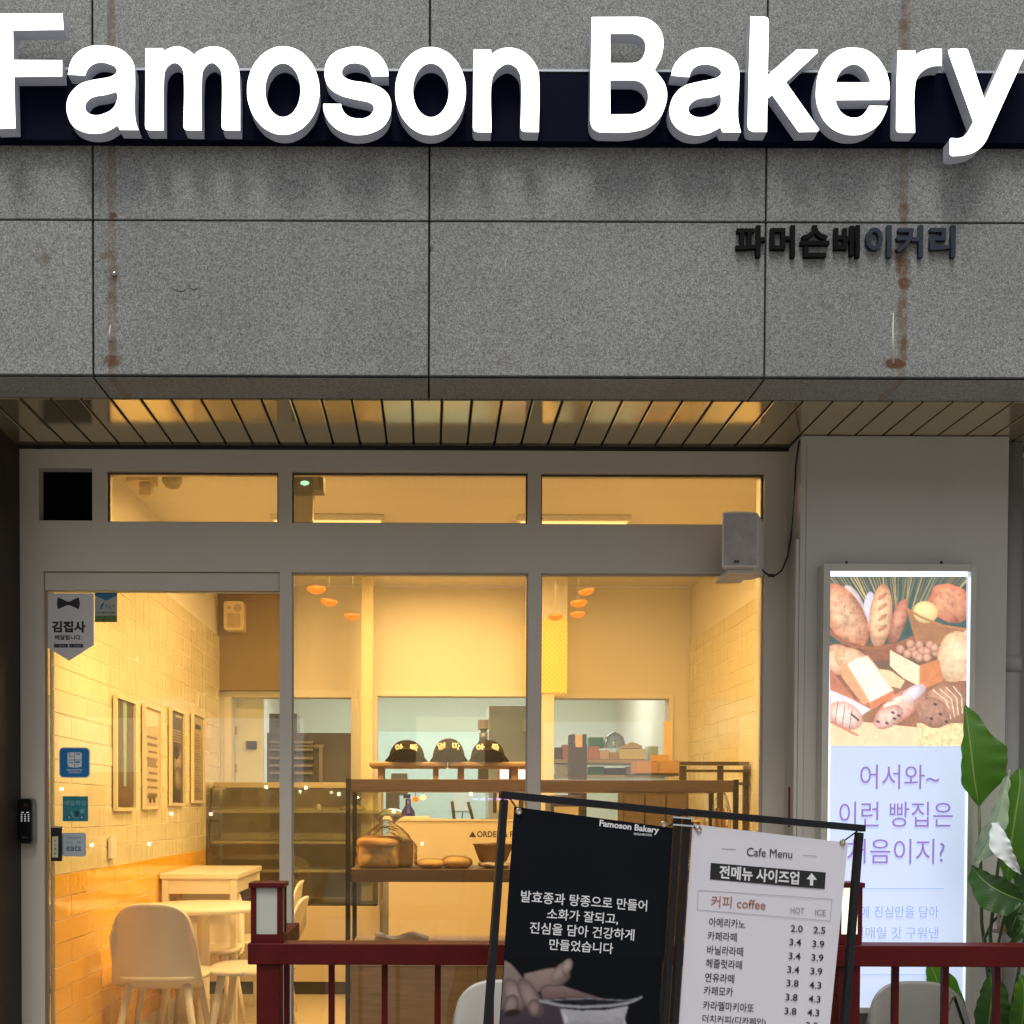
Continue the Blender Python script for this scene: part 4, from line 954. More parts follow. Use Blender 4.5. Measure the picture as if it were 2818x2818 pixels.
g = MB(); g.box(rx0, rx1, YR + .02, YR + .075, GZ + .05, GZ + .0995); g.obj('bottom_rail', red_m, rl)
xa = P(500, 1800, YR).x; g = MB(); g.box(rx0 + .01, rx0 + .085, YR + .0955, YW - .08, rz0 + .004, rz1 - .002); g.obj('side_rail', red_m, rl, bevel=.003)
for y in (3.62, 3.80, 3.98): g = MB(); g.box(rx0 + .035, rx0 + .055, y, y + .02, GZ, rz0 + .003); g.obj('baluster', red_m, rl)
fog = M('milky_glass', (.52, .53, .46), .35, var=.06, vs=12)
def lantern(u0, u1, vt, lab, lit):
    t = thing('post_lantern', lab, 'lantern', P((u0 + u1) / 2, 1783, YR + .04), 'square lanterns on the red railing'); sync()
    x0, x1, z0, z1 = rect(u0 + 3, vt + 9, u1 - 3, 1782.5, YR + .012); y0, y1 = YR + .012, YR + .012 + (x1 - x0)
    w = (x1 - x0) * .17
    g = MB(); g.box(x0 - .006, x1 + .006, y0 - .006, y1 + .006, z1, z1 + .016); g.obj('cap', red_m, t, bevel=.002)
    zf = z0 + (z1 - z0) * .18
    g = MB(); g.box(x0, x1, y0, y1, z0 + .0005, zf); g.obj('base', red_m, t, bevel=.001)
    for (xa_, ya_) in ((x0, y0), (x1 - w, y0), (x0, y1 - w), (x1 - w, y1 - w)):
        g = MB(); g.box(xa_, xa_ + w, ya_, ya_ + w, zf + .0003, z1 - .0003); g.obj('corner_post', red_m, t)
    g = MB(); g.box(x0 + w * .3, x1 - w * .3, y0 + .004, y1 - .004, zf + .0006, z1 - .0006); g.obj('milky_panes', fog if not lit else EM('lit_milky', (.9, .88, .7), .85), t)
lantern(470, 536, 1666, 'unlit square red lantern with milky panes at the left end of the railing', False)
lantern(1577, 1630, 1666, 'square red lantern glowing behind the banner stand beside the light box', True)

# ------------------------------------------------------------------ chairs, tables
def shell_chair(name, label, x, y, rz, z0, group, sc=1.0):
    t = thing(name, label, 'chair', (x, y, z0), group); t.rotation_euler = (0, 0, rz); t.scale = (sc, sc, sc); return t
def chair_meshes():
    out = []
    # seat: dished round-cornered slab, front towards -y
    def seat(a, b):
        ang = a * 2 * math.pi; rr = b
        cx = math.copysign(abs(math.cos(ang)) ** .62, math.cos(ang)); sy_ = math.copysign(abs(math.sin(ang)) ** .62, math.sin(ang))
        return (cx * .205 * rr, sy_ * .195 * rr - .005, .450 - .012 * (1 - rr ** 4) + .004 * rr)
    g = MB(); g.grid(seat, 40, 8); out.append(('seat', g, .018))
    def back(a, b):
        s_ = a * 2 - 1; t_ = b
        top = .60 + .40 * (1 - abs(s_) ** 3.3) ** (1 / 2.5)
        z = .405 + t_ * .385 * top
        hw = .204 - .036 * t_ * top
        if t_ < .12: k = (.12 - t_) / .12; hw *= (1 - .12 * k * k)
        x = hw * s_
        yb = .165 + .055 * t_ + .03 * (t_ ** 2)
        if t_ < .16: k = (.16 - t_) / .16; yb -= .05 * k * k * 1.2
        y = yb - .05 * abs(s_) ** 2.2 * (1 - .35 * t_)
        return (x, y, z)
    g = MB(); g.grid(back, 26, 30); out.append(('backrest', g, .013))
    for sx, sy_ in ((-1, -1), (1, -1), (-1, 1), (1, 1)):
        g = MB(); g.tube([(sx * .125, sy_ * .12, .435), (sx * .165, sy_ * .155, .2), (sx * .195, sy_ * .185, 0)], [.019, .016, .011], 12); out.append(('leg', g, 0))
    return out
cm_cache = None
def build_chair(label, x, y, rz, z0, group, mat, name='shell_chair'):
    global cm_cache
    t = shell_chair(name, label, x, y, rz, z0, group)
    if cm_cache is None:
        cm_cache = []
        for nm, g, so_ in chair_meshes():
            o = g.obj(nm, mat, t, solid=so_, local=True); cm_cache.append((nm, o.data, so_))
    else:
        for nm, me, so_ in cm_cache:
            o = bpy.data.objects.new(nm, me); COL.objects.link(o); o.parent = t
            if so_: b = o.modifiers.new('s', 'SOLIDIFY'); b.thickness = so_; b.offset = 0
            if me.materials[0] != mat: o.data = me.copy(); o.data.materials.clear(); o.data.materials.append(mat)
    return t
GC = 'cream moulded shell chairs of the bakery'
PI = math.pi
build_chair('large cream shell chair with its back to the door glass', P(287, 1800, 4.72).x, 4.72 + .22, PI, 0, GC, chair_m)
build_chair('cream shell chair facing the door behind the round table', -1.22, 5.84, 0, 0, GC, chair_m)
build_chair('cream shell chair seen from the side at the left mullion, nearest the railing lantern', P(478, 1820, 5.12).x, 5.12, -PI / 2 - .05, 0, GC, chair_m)
build_chair('cream shell chair half hidden behind the lantern, beyond the round table', -.985, 6.26, -PI / 2, 0, GC, chair_m)
grey_shell = M('grey_shell', (.42, .41, .37), .4, var=.05)
GO = 'grey outdoor chairs behind the red railing'
build_chair('pale grey outdoor chair behind the railing, left of the black banner', P(952, 1870, 3.85).x, 3.655, 0, GZ, GO, grey_shell, 'outdoor_chair')
build_chair('taupe grey outdoor chair behind the railing below the light box', P(1737, 1870, 3.85).x, 3.655, 0, GZ, GO, M('taupe_shell', (.20, .19, .17), .45), 'outdoor_chair')
# round table
t = thing('round_table', 'small round cream cafe table behind the nearest chair', 'table', (-1.13, 5.42, 0)); sync()
g = MB(); g.lathe([(0, .698), (.295, .698), (.302, .704), (.302, .716), (.296, .722), (0, .722)], (-1.13, 5.42, 0), 40); g.obj('tabletop', chair_m, t)
g = MB(); g.lathe([(.03, .6975), (.03, .03), (.16, .022), (.17, .0), (0, 0)], (-1.13, 5.42, 0), 24); g.obj('pedestal', chair_m, t)
# tall rectangular table by the wall
t = thing('side_table', 'rectangular cream table against the tiled wall in front of the cake cabinet', 'table', (-1.2, 6.2, 0)); sync()
tx0, tx1, ty0, ty1, tz = XL + .008, P(449, 1648, 5.8).x, 5.8, 6.62, P(400, 1648, 5.8).z
g = MB(); g.box(tx0, tx1, ty0, ty1, tz - .03, tz); g.obj('tabletop', chair_m, t, bevel=.004)
for (x, y) in ((tx0 + .01, ty0 + .01), (tx1 - .045, ty0 + .01), (tx0 + .01, ty1 - .045), (tx1 - .045, ty1 - .045)):
    g = MB(); g.box(x, x + .035, y, y + .035, 0, tz - .0305); g.obj('leg', chair_m, t, bevel=.002)
g = MB(); g.box(tx0 + .0455, tx1 - .0455, ty0 + .018, ty0 + .034, tz - .11, tz - .0305); g.obj('apron', chair_m, t)
g = MB(); g.box(tx1 - .035, tx1 - .02, ty0 + .0455, ty1 - .0455, tz - .11, tz - .0305); g.obj('apron', chair_m, t)

# ------------------------------------------------------------------ posters on the tiled wall
class SheetX(Sheet): pass
swall = Sheet(Vector((XL + .008, 0, 0)), Vector((XL + .008, 1, 0)), Vector((XL + .008, 0, -1)))
swall.n = Vector((1, 0, 0)); swall.M = Matrix(((0, 0, 1, XL + .008), (1, 0, 0, 0), (0, 1, 0, 0), (0, 0, 0, 1)))
def pl_poster(u0, u1, v0l, v1l, label, paint_fn):
    A = swall.loc(u0, v0l); B = swall.loc(u0, v1l); C_ = swall.loc(u1, v0l)
    y0, y1, z1, z0 = A[0], C_[0], A[1], B[1]
    t = thing('wall_poster', label, 'framed poster', (XL + .008, (y0 + y1) / 2, z0), 'framed posters on the tiled wall'); sync()
    f = .016; g = MB()
    for a in ((y0, y0 + f, z0, z1), (y1 - f, y1, z0, z1), (y0 + f, y1 - f, z0, z0 + f), (y0 + f, y1 - f, z1 - f, z1)): g.add([], []); slab(g, [(a[0], a[2]), (a[1], a[2]), (a[1], a[3]), (a[0], a[3])], .0005, .018)
    put('frame', g, M('poster_frame', (.74, .66, .48), .35, .1), swall, t)
    cv = Canvas(60, 170, (150, 140, 120)); cv.view(0, 0, 100, 300); paint_fn(cv)
    cv.mesh('poster_print', [(y0 + f, z1 - f), (y1 - f, z1 - f), (y1 - f, z0 + f), (y0 + f, z0 + f)], swall, .006, vcolmat('poster_print') if 'poster_print' not in MATS else MATS['poster_print'], t)
    return t
def pa(cv): cv.poly([(0, 0), (100, 0), (100, 300), (0, 300)], (84, 80, 74), .35, c1=(110, 92, 70)); cv.poly([(42, 0), (62, 0), (58, 300), (46, 300)], (150, 176, 168), .2); cv.poly([(0, 0), (14, 0), (10, 300), (0, 300)], (170, 140, 70)); cv.ell(50, 270, 60, 30, 0, (120, 95, 80), (90, 70, 60), .3)
def pb(cv):
    cv.poly([(0, 0), (100, 0), (100, 300), (0, 300)], (196, 184, 158), .08); cv.poly([(8, 4), (96, 4), (96, 46), (8, 60)], (222, 214, 200), .1)
    for i in range(9): cv.poly([(12 + (i % 3) * 8, 84 + i * 22), (88, 84 + i * 22), (88, 92 + i * 22), (12 + (i % 3) * 8, 92 + i * 22)], (128, 112, 90), .2)
    cv.poly([(20, 150), (82, 150), (82, 178), (20, 178)], (150, 130, 104)); cv.ell(50, 270, 34, 9, 0, (120, 105, 85)); cv.ell(40, 283, 8, 8, 0, (60, 52, 44)); cv.ell(66, 283, 8, 8, 0, (60, 52, 44))
def pc(cv):
    cv.poly([(0, 0), (100, 0), (100, 300), (0, 300)], (96, 88, 78), .25, c1=(62, 56, 50)); cv.poly([(40, 8), (92, 8), (92, 16), (40, 16)], (190, 178, 150))
    cv.ell(60, 160, 34, 46, 10, (188, 170, 148), (90, 76, 66), .4, wob=.12); cv.ell(50, 132, 22, 24, 0, (60, 50, 44), None, .3); cv.ell(62, 220, 30, 40, -10, (150, 138, 124), (80, 70, 62), .4)
    for i in range(5): cv.poly([(20, 60 + i * 9), (84, 60 + i * 9), (84, 63 + i * 9), (20, 63 + i * 9)], (170, 160, 140))
def pd(cv):
    cv.poly([(0, 0), (100, 0), (100, 300), (0, 300)], (176, 158, 130), .12, c1=(140, 124, 100)); cv.poly([(24, 30), (78, 30), (78, 48), (24, 48)], (44, 38, 34))
    for i in range(22): cv.poly([(14, 66 + i * 9.5), (60 + (i * 17) % 28, 66 + i * 9.5), (60 + (i * 17) % 28, 69 + i * 9.5), (14, 69 + i * 9.5)], (96, 84, 70))
MATS['poster_print'] = vcolmat('poster_print', rough=.3)
pl_poster(213, 251, 1309, 1530, 'nearest framed poster on the tiled wall, dark with a pale stripe', pa)
pl_poster(268, 299, 1326, 1527, 'second framed poster from the door, pale menu print', pb)
pl_poster(318, 344, 1333, 1520, 'third framed poster from the door, dark portrait', pc)
pl_poster(360, 382, 1342, 1515, 'farthest framed poster by the cake cabinet, tan text print', pd)
a = swall.loc(204, 1578); b = swall.loc(214, 1618)
t = thing('wall_outlet', 'narrow cream socket cover on the tiled wall above the orange tiles', 'socket', (XL + .01, a[0], b[1])); sync()
g = MB(); slab(g, [(a[0], b[1]), (b[0], b[1]), (b[0], a[1]), (a[0], a[1])], .0005, .014); put('cover', g, chair_m, swall, t)

# ------------------------------------------------------------------ inside: cake cabinet, counter, display rack
def wp(u0, v0, u1, v1, Y): return rect(u0, v0, u1, v1, Y)
YC = 7.02
t = thing('cake_cabinet', 'glass fronted cake display cabinet with three shelves before the back doorway', 'display cabinet', (-.9, YC, 0)); sync()
x0, x1, _, _ = wp(386, 1500, 717, 1700, YC); zt3 = P(500, 1476, YC).z; zg = P(500, 1709, YC).z; zk = P(500, 1861, YC).z
olive = M('cabinet_frame', (.46, .39, .24), .35, .3)
D = .50
g = MB(); g.box(x0, x1, YC, YC + D, .085, zg); g.obj('base', counter_m, t, bevel=.003)
g = MB(); g.box(x0 + .02, x1 - .02, YC + .03, YC + D - .02, 0, .0845); g.obj('kick', darkm, t)
g = MB(); g.box(x0 + .05, x1, YC + .03, YC + .055, zt3 - .035, zt3); g.box(x0 + .05, x1, YC + D - .03, YC + D, zt3 - .035, zt3); g.box(x0 + .05, x0 + .07, YC + .0555, YC + D - .0305, zt3 - .03, zt3); g.box(x1 - .02, x1, YC + .0555, YC + D - .0305, zt3 - .03, zt3); g.obj('top', olive, t, bevel=.002, kind='stuff')
g = MB(); g.box(x0 + .0705, x1 - .0205, YC + .056, YC + D - .031, zt3 - .012, zt3 - .006); g.obj('top_glass', glass2, t)
for k, v in enumerate((1531, 1590, 1644)):
    z = P(500, v, YC).z; g = MB(); g.box(x0 + .035, x1 - .01, YC + .06, YC + D - .02, z - .009, z + .009); g.obj('shelf', M('shelf_edge', (.60, .52, .33), .3, .2), t)
for (xa, xb) in ((x0 + .245, x0 + .262), (x1 - .018, x1 - .001)):
    g = MB(); g.box(xa, xb, YC + D - .02, YC + D - .001, zg + .001, zt3 - .036); g.obj('upright', olive, t)
g = MB(); g.tube([(x0 + .008, YC + .01, zg + .002), (x0 + .018, YC + .01, zg + .35), (x0 + .04, YC + .02, zt3 - .05), (x0 + .06, YC + .04, zt3 - .02)], .008, 8); g.obj('slanted_post', M('post_brown', (.10, .06, .04), .4), t)
g = MB(); g.box(x1 - .012, x1 - .002, YC + .004, YC + .018, zg + .001, zt3 - .036); g.obj('front_post', olive, t)
g = MB(); g.box(x0 + .02, x1 - .014, YC + .006, YC + .012, zg + .002, zt3 - .036); g.obj('front_glass', glass2, t)
g = MB(); g.box(x0 + .025, x1 - .02, YC + D - .03, YC + D - .021, zg + .001, zt3 - .036); g.obj('back_panel', M('cabinet_back', (.74, .64, .42), .35, var=.22, vs=6), t)
g = MB(); g.box(x0 + .01, x1 - .02, YC + .02, YC + D - .03, zg + .0005, zg + .012); g.obj('floor_tray', M('dark_tray', (.16, .13, .09), .3), t)
for (u0, v0, u1, v1, mt) in ((553, 1642, 572, 1690, M('sack', (.55, .40, .20), .7)), (595, 1517, 607, 1529, chair_m), (640, 1518, 690, 1529, M('tray_goods', (.45, .33, .16), .6))):
    Yq = YC + .2; a = wp(u0, v0, u1, v1, Yq); g = MB()
    c_ = ((a[0] + a[1]) / 2, Yq, a[2]); g.lathe([(0, 0), ((a[1] - a[0]) / 2, .002), ((a[1] - a[0]) / 2 * .9, (a[3] - a[2]) * .7), ((a[1] - a[0]) / 2 * .4, a[3] - a[2]), (0, a[3] - a[2])], c_, 14)
    o = g.obj('stored_item', mt, None); setp(o, {553: 'tan paper sack standing on the bottom of the cake cabinet', 595: 'small white box on the top shelf of the cake cabinet', 640: 'pile of wrapped goods on the top shelf of the cake cabinet'}[u0], 'goods')

YK = 6.68
t = thing('order_counter', 'beige order counter with black ORDER lettering behind the bread rack', 'counter', (.2, YK, 0)); sync()
x0, x1, zc0, zc1 = wp(733, 1550, 1430, 1895, YK)
g = MB(); g.box(x0, x1, YK, YK + .5, .07, zc1); g.obj('front', counter_m, t, bevel=.003)
g = MB(); g.box(x0 - .005, x1 + .005, YK - .008, YK + .52, zc1 + .0005, zc1 + .012); g.obj('worktop', M('worktop', (.66, .58, .44), .25), t)
g = MB(); g.box(x0 + .01, x1, YK + .03, YK + .5, 0, .0695); g.obj('kick', darkm, t)
sk = sheet_y(YK)
lettering('ORDER & PICK UP', sk, 956, 1574, 112, 11.5, ink_black, t, weight=.022, z=.0012)
g = MB(); fpoly(g, [sk.loc(884.5, 1579.5), sk.loc(891.5, 1568), sk.loc(898.5, 1579.5)], .0012); put('arrow_mark', g, ink_black, sk, t)

YD = 4.55
t = thing('bread_rack', 'black metal bread display rack with brown wood shelves behind the window', 'display rack', (0, YD, 0)); sync()
ux0, ux1, _, _ = wp(652, 1500, 1393, 1700, YD); zr1 = P(900, 1470, YD).z; DD = .40
TB = .010
for (x, y) in ((ux0, YD), (ux1 - .02, YD), (ux0, YD + DD), (ux1 - .02, YD + DD)):
    g = MB(); g.box(x, x + .020, y, y + .02, 0, zr1 + .002); g.obj('post', black_m, t, bevel=.001)
for (va, vb, nm, mt) in ((1471, 1493, 'top_shelf', woodtop), (1641, 1665, 'shelf', woodtop), (1787, 1815, 'low_shelf', oak)):
    a = wp(664, va, 1384, vb, YD + .003)
    g = MB(); g.box(ux0 + .0205, ux1 - .0205, YD + .003, YD + DD + .018, a[2], a[3]); g.obj(nm, mt, t, bevel=.0015)
zq = P(900, 1822.5, YD).z
for k in range(3):
    xa = ux0 + .0205 + (ux1 - ux0 - .041) / 3 * k; g = MB(); g.box(xa + .001, xa + (ux1 - ux0 - .041) / 3 - .001, YD + .004, YD + DD, .05, zq - .001); g.obj('cabinet_panel', oak, t, bevel=.0015)
g = MB(); g.box(ux0 + .0205, ux1 - .0205, YD + .0025, YD + .012, zq, zq + .007); g.obj('edge_band', M('edge_band', (.85, .72, .45), .35), t)
zs_top, zs_mid, zs_low = zr1, P(900, 1641, YD).z, P(900, 1787, YD).z
# bread
crust = M('bread_crust', (.84, .40, .12), .6, var=.38, vs=14, bump=.25, bs=40)
crumb = M('bread_side', (.64, .34, .09), .6, var=.35, vs=20, bump=.2, bs=60)
def blob(name, c, r, mat, power=3.2, nz=.12, freq=9, flat=True, seed=0, n=28):
    g = MB()
    def f(a, b):
        th = a * 2 * PI; ph = (b - .5) * PI
        d = Vector((math.cos(ph) * math.cos(th), math.cos(ph) * math.sin(th), math.sin(ph)))
        k = (abs(d.x) ** power + abs(d.y) ** power + abs(d.z) ** power) ** (-1 / power)
        p = Vector((d.x * r[0] * k, d.y * r[1] * k, d.z * r[2] * k)); nn_ = mnoise.noise(p * freq + Vector((seed, 0, 0)))
        p *= 1 + nz * nn_
        if flat: p.z = max(p.z, -r[2] * .93)
        return (c[0] + p.x, c[1] + p.y, c[2] + p.z)
    g.grid(f, n * 2, n); return g
Yl = 4.69
a = wp(680, 1583, 770, 1641, Yl)
lf = thing('bread_loaf', 'golden brown pan loaf in a tied clear bag at the left end of the rack', 'loaf of bread', ((a[0] + a[1]) / 2, Yl, zs_mid)); sync()
w, h = a[1] - a[0], P(700, 1580, Yl).z - zs_mid
g = blob('b', (a[0] + w * .40, Yl + .02, zs_mid + h * .46), (w * .43, .105, h * .47), crust, 6.0, .05, 22, seed=2.0); g.obj('loaf_body', M('loaf_side', (.86, .47, .16), .6, var=.3, vs=24, bump=.3, bs=55), lf)
for k in range(3):
    g = blob('crown', (a[0] + w * .40, Yl - .055 + .062 * k, zs_mid + h * (.84 + .04 * (k == 1))), (w * .45, .042, h * .20), crust, 2.6, .10, 18, seed=k * 7.3); g.obj('loaf_crown', crust, lf)
g = blob('e', (a[0] + w * .90, Yl + .05, zs_mid + h * .46), (w * .20, .09, h * .46), crust, 5.0, .06, 20, seed=9.0); g.obj('loaf_end', crust, lf)
bag = thing('bread_bag', 'crinkled clear plastic bag with two tied corners around the pan loaf', 'plastic bag', ((a[0] + a[1]) / 2, Yl, zs_mid)); sync()
ba = wp(668, 1541, 790, 1641, Yl); bcx = (ba[0] + ba[1]) / 2; bh = ba[3] - zs_mid
g = MB()
def bf(aa, bb):
    th = aa * 2 * PI; z = bb
    rr = (1 - max(0, (z - .38) / .62) ** 1.6 * .93) * (1 + .06 * math.exp(-z * 20))
    cr = 1 + .07 * mnoise.noise(Vector((math.cos(th) * 3, math.sin(th) * 3, z * 6))) + .05 * mnoise.noise(Vector((math.cos(th) * 9, math.sin(th) * 9, z * 12)))
    return (bcx + (ba[1] - ba[0]) * .47 * rr * cr * math.cos(th), Yl + .03 + .135 * rr * cr * math.sin(th), zs_mid + .003 + bh * z * .94)
g.grid(bf, 72, 40); g.obj('film', bagglass, bag)
for dx in (-.028, .03):
    g = MB()
    def kf(aa, bb): th = aa * 2 * PI; r_ = .004 + .022 * bb ** 1.5 * (1 + .4 * math.sin(th * 5)); return (bcx + dx + (dx * .5) * bb + r_ * math.cos(th), Yl + .02 + r_ * .6 * math.sin(th), zs_mid + bh * (.87 + .15 * bb))
    g.grid(kf, 30, 6); g.obj('tied_corner', M('bag_tie', (.75, .62, .42), .3), bag)
bun_m = M('bun_crust', (.62, .36, .10), .5, var=.4, vs=16, bump=.2, bs=45)
for k, (u0, u1, vt, lab) in enumerate(((785, 838, 1619, 'flat golden bun beside the bagged loaf'), (832, 893, 1613, 'larger pale golden bun, right of the other bun'))):
    a = wp(u0, vt, u1, 1641, 4.66); cx_ = (a[0] + a[1]) / 2; hh = a[3] - zs_mid
    g = blob('bun', (cx_, 4.655 + k * .02, zs_mid + hh * .46), ((a[1] - a[0]) / 2, .075, hh * .5), bun_m, 2.3, .10, 12, seed=k * 3.7)
    if k: pass
    o = g.obj('bread_bun', bun_m, None); setp(o, lab, 'bread bun', 'buns on the middle shelf of the rack')
t = thing('bread_bowl', 'translucent orange plastic bowl with wrapped pastry on the middle shelf', 'bowl', (P(930, 1600, 4.75).x, 4.78, zs_mid)); sync()
bc = (P(930, 1600, 4.70).x, 4.69, zs_mid + .003)
g = MB(); g.lathe([(.035, 0), (.038, .012), (.06, .03), (.078, .075), (.084, .095), (.090, .097), (.088, .101), (.080, .098), (.073, .075), (.055, .033), (.0, .026)], bc, 32, sx=1.0, sy=.8); g.obj('bowl', M('amber_plastic', (.72, .36, .13), .25, trans=.35), t)
g = blob('p', (bc[0] + .005, bc[1], bc[2] + .085), (.06, .05, .022), crust, 2, .3, 25); o = g.obj('pastry', M('wrapped_pastry', (.70, .46, .25), .2, var=.4, vs=30), None); setp(o, 'film wrapped pastry lying in the orange bowl', 'pastry')
g = blob('p', (P(905, 1640, 4.70).x + .07, 4.66, zs_mid + .016), (.075, .05, .016), crust, 2, .3, 25); o = g.obj('wrapped_roll', M('film_wrap', (.62, .50, .36), .15, var=.3, vs=30, bump=.6, bs=50), None); setp(o, 'crumpled film wrapped roll in front of the orange bowl', 'wrapped roll')
# low shelf goods
a = wp(707, 1760, 809, 1785, 4.66); g = MB()
def pf(aa, bb):
    x = a[0] + (a[1] - a[0]) * aa; y = 4.60 + .16 * bb; z = zs_low + .004 + .042 * (1 - abs(2 * bb - 1) ** 3) * (.75 + .25 * math.cos(aa * 9)) + .006 * mnoise.noise(Vector((aa * 9, bb * 9, 1))); return (x, y, z)
g.grid(pf, 30, 12); o = g.obj('paper_bread_bag', M('bag_paper', (.66, .48, .30), .4, var=.25, vs=20), None, solid=.003); setp(o, 'flat pinkish bread bag lying on the low shelf of the rack', 'bread bag')
g = MB(); aa_ = wp(862, 1777, 903, 1784, 4.6); g.box(aa_[0], aa_[1], 4.6, 4.603, zs_low + .0005, aa_[3] + .004); o = g.obj('price_card', trim_m, None); setp(o, 'small white price card on the low shelf', 'price card')

# two little wooden stands with three caps
for k, (u0, u1, lab) in enumerate(((697, 844.5, 'left little wooden stand under the caps on the rack'), (846, 995, 'right little wooden stand under the caps on the rack'))):
    a = wp(u0, 1437.5, u1, 1448, 4.68); t = thing('wooden_stand', lab, 'stand', ((a[0] + a[1]) / 2, 4.72, zs_top), 'wooden cap stands on the rack'); sync()
    g = MB(); g.box(a[0], a[1], 4.66, 4.86, a[2], a[3]); g.obj('top', stoolwood, t, bevel=.008, seg=3)
    for uu in ((713, 727, 817, 827) if k == 0 else (865, 875, 965, 975))[::2]:
        x = P(uu, 1460, 4.68).x
        for y in (4.68, 4.82): g = MB(); g.box(x, x + .024, y, y + .022, zs_top + .0005, a[2] - .0005); g.obj('leg', stoolwood, t)
zcap = P(800, 1437.5, 4.66).z
cap_m = M('cap_fabric', (.013, .010, .007), .95, var=.2, vs=60, bump=.1, bs=300, spec=.05)
for k, (u0, u1, vt, tx, lab) in enumerate(((727, 807, 1395, '아빠', 'left dark baseball cap with embroidered Korean letters on the rack'), (811, 883, 1392, '엄마', 'middle dark baseball cap with embroidered Korean letters on the rack'), (883, 960, 1395, '아들', 'right dark baseball cap with embroidered Korean letters on the rack'))):
    Yc = 4.76; a = wp(u0, vt, u1, 1437.5, Yc - .05); cx_ = (a[0] + a[1]) / 2; rx = (a[1] - a[0]) / 2; rz = a[3] - zcap; ry = .095
    t = thing('baseball_cap', lab, 'cap', (cx_, Yc, zcap), 'baseball caps on the wooden stands'); sync()
    g = MB()
    def df(aa, bb): th = aa * 2 * PI; ph = bb * PI / 2; e = math.cos(ph) ** .85; return (cx_ + rx * .86 * e * math.cos(th), Yc + ry * e * math.sin(th), zcap + .006 + (rz - .006) * math.sin(ph) ** .9)
    g.grid(df, 40, 14); g.obj('crown', cap_m, t)
    g = MB()
    def brf(aa, bb):
        s_ = aa * 2 - 1; x = s_ * rx * (.70 + .30 * bb); arch = rz * (.58 - .04 * bb) * (1 - abs(s_) ** 2.4) + .002
        return (cx_ + x, Yc - ry * .93 * math.sqrt(max(0, 1 - (s_ * .75) ** 2)) - .055 * bb * (1 - .55 * s_ * s_) , zcap + arch * (1 - .10 * bb))
    g.grid(brf, 26, 8); g.obj('brim', cap_m, t, solid=.004)
    g = MB()
    def inf(aa, bb): s_ = aa * 2 - 1; return (cx_ + s_ * rx * .66, Yc - ry * .95 * math.sqrt(max(0, 1 - (s_ * .75) ** 2)) - .002, zcap + .001 + bb * rz * .55 * (1 - abs(s_) ** 2.4))
    g.grid(inf, 20, 4); g.obj('lining', M('cap_lining', (.006, .005, .004), .9), t)
    cs = sheet_y(Yc - ry - .004)
    for j, chx in enumerate(tx):
        o = lettering(chx, cs, (u0 + u1) / 2 + (-14.5 if j == 0 else 14), vt + 14.5, 15, 14, M('embroidery', (.72, .58, .36), .6), t, weight=.035, z=0, name='embroidery')
        me = o.data; Mw = cs.M
        inv = Mw.inverted()
        for v in me.vertices:
            p = Mw @ v.co; X = (p.x - cx_) / (rx * .86); Z = max(0, (p.z - zcap - .006) / (rz - .006)); e2 = max(.05, 1 - min(.9, Z ** 2.2)); e2 = e2 ** .85
            y = Yc - ry * math.sqrt(max(.02, e2 - X * X)) - .004; p.y = y; v.co = inv @ p

# pendant bowls hanging from the ceiling
amber = EM('amber_glow', (1.0, .24, .02), .95); amber.node_tree.nodes['Principled BSDF'].inputs['Base Color'].default_value = (.2, .03, .0, 1)
for k, (u, v, w_, ang, lab) in enumerate(((597, 1111, 36, 0, 'orange glowing bowl lamp at the top left of the middle window'), (621, 1135, 32, -8, 'second orange bowl lamp from the left, just below the first'), (665, 1162, 30, 0, 'lowest of the three orange bowl lamps in the middle window'),
        (1107, 1115, 30, 12, 'highest orange bowl lamp in the right window'), (1092, 1137, 32, 4, 'second orange bowl lamp in the right window'), (1090, 1158, 28, 4, 'third orange bowl lamp in the right window'), (1047.5, 1163, 30, 0, 'lowest orange bowl lamp, above the golden lattice column'))):
    Yq = 6.35; p = P(u, v, Yq); r_ = w_ / 2 * PM(Yq)
    t = thing('bowl_lamp', lab, 'pendant lamp', p, 'orange bowl lamps'); t.rotation_euler = (0, R(-ang), 0); sync()
    prof = [(0, -r_ * .55)] + [(r_ * math.sin(a_ * PI / 16), -r_ * .55 * math.cos(a_ * PI / 16) ** 1.3) for a_ in range(1, 8)] + [(r_, r_ * .03), (r_ * .9, r_ * .2), (0, r_ * .25)]
    g = MB(); g.lathe(prof, (0, 0, 0), 24, sy=.8); g.obj('shade', amber, t, local=True)
    g = MB(); g.tube([(0, 0, r_ * .24), (0, 0, ZC - p.z - .001)], .0004, 5); o = g.obj('cord', trim_m, t, local=True); o.rotation_euler = (0, R(ang), 0)

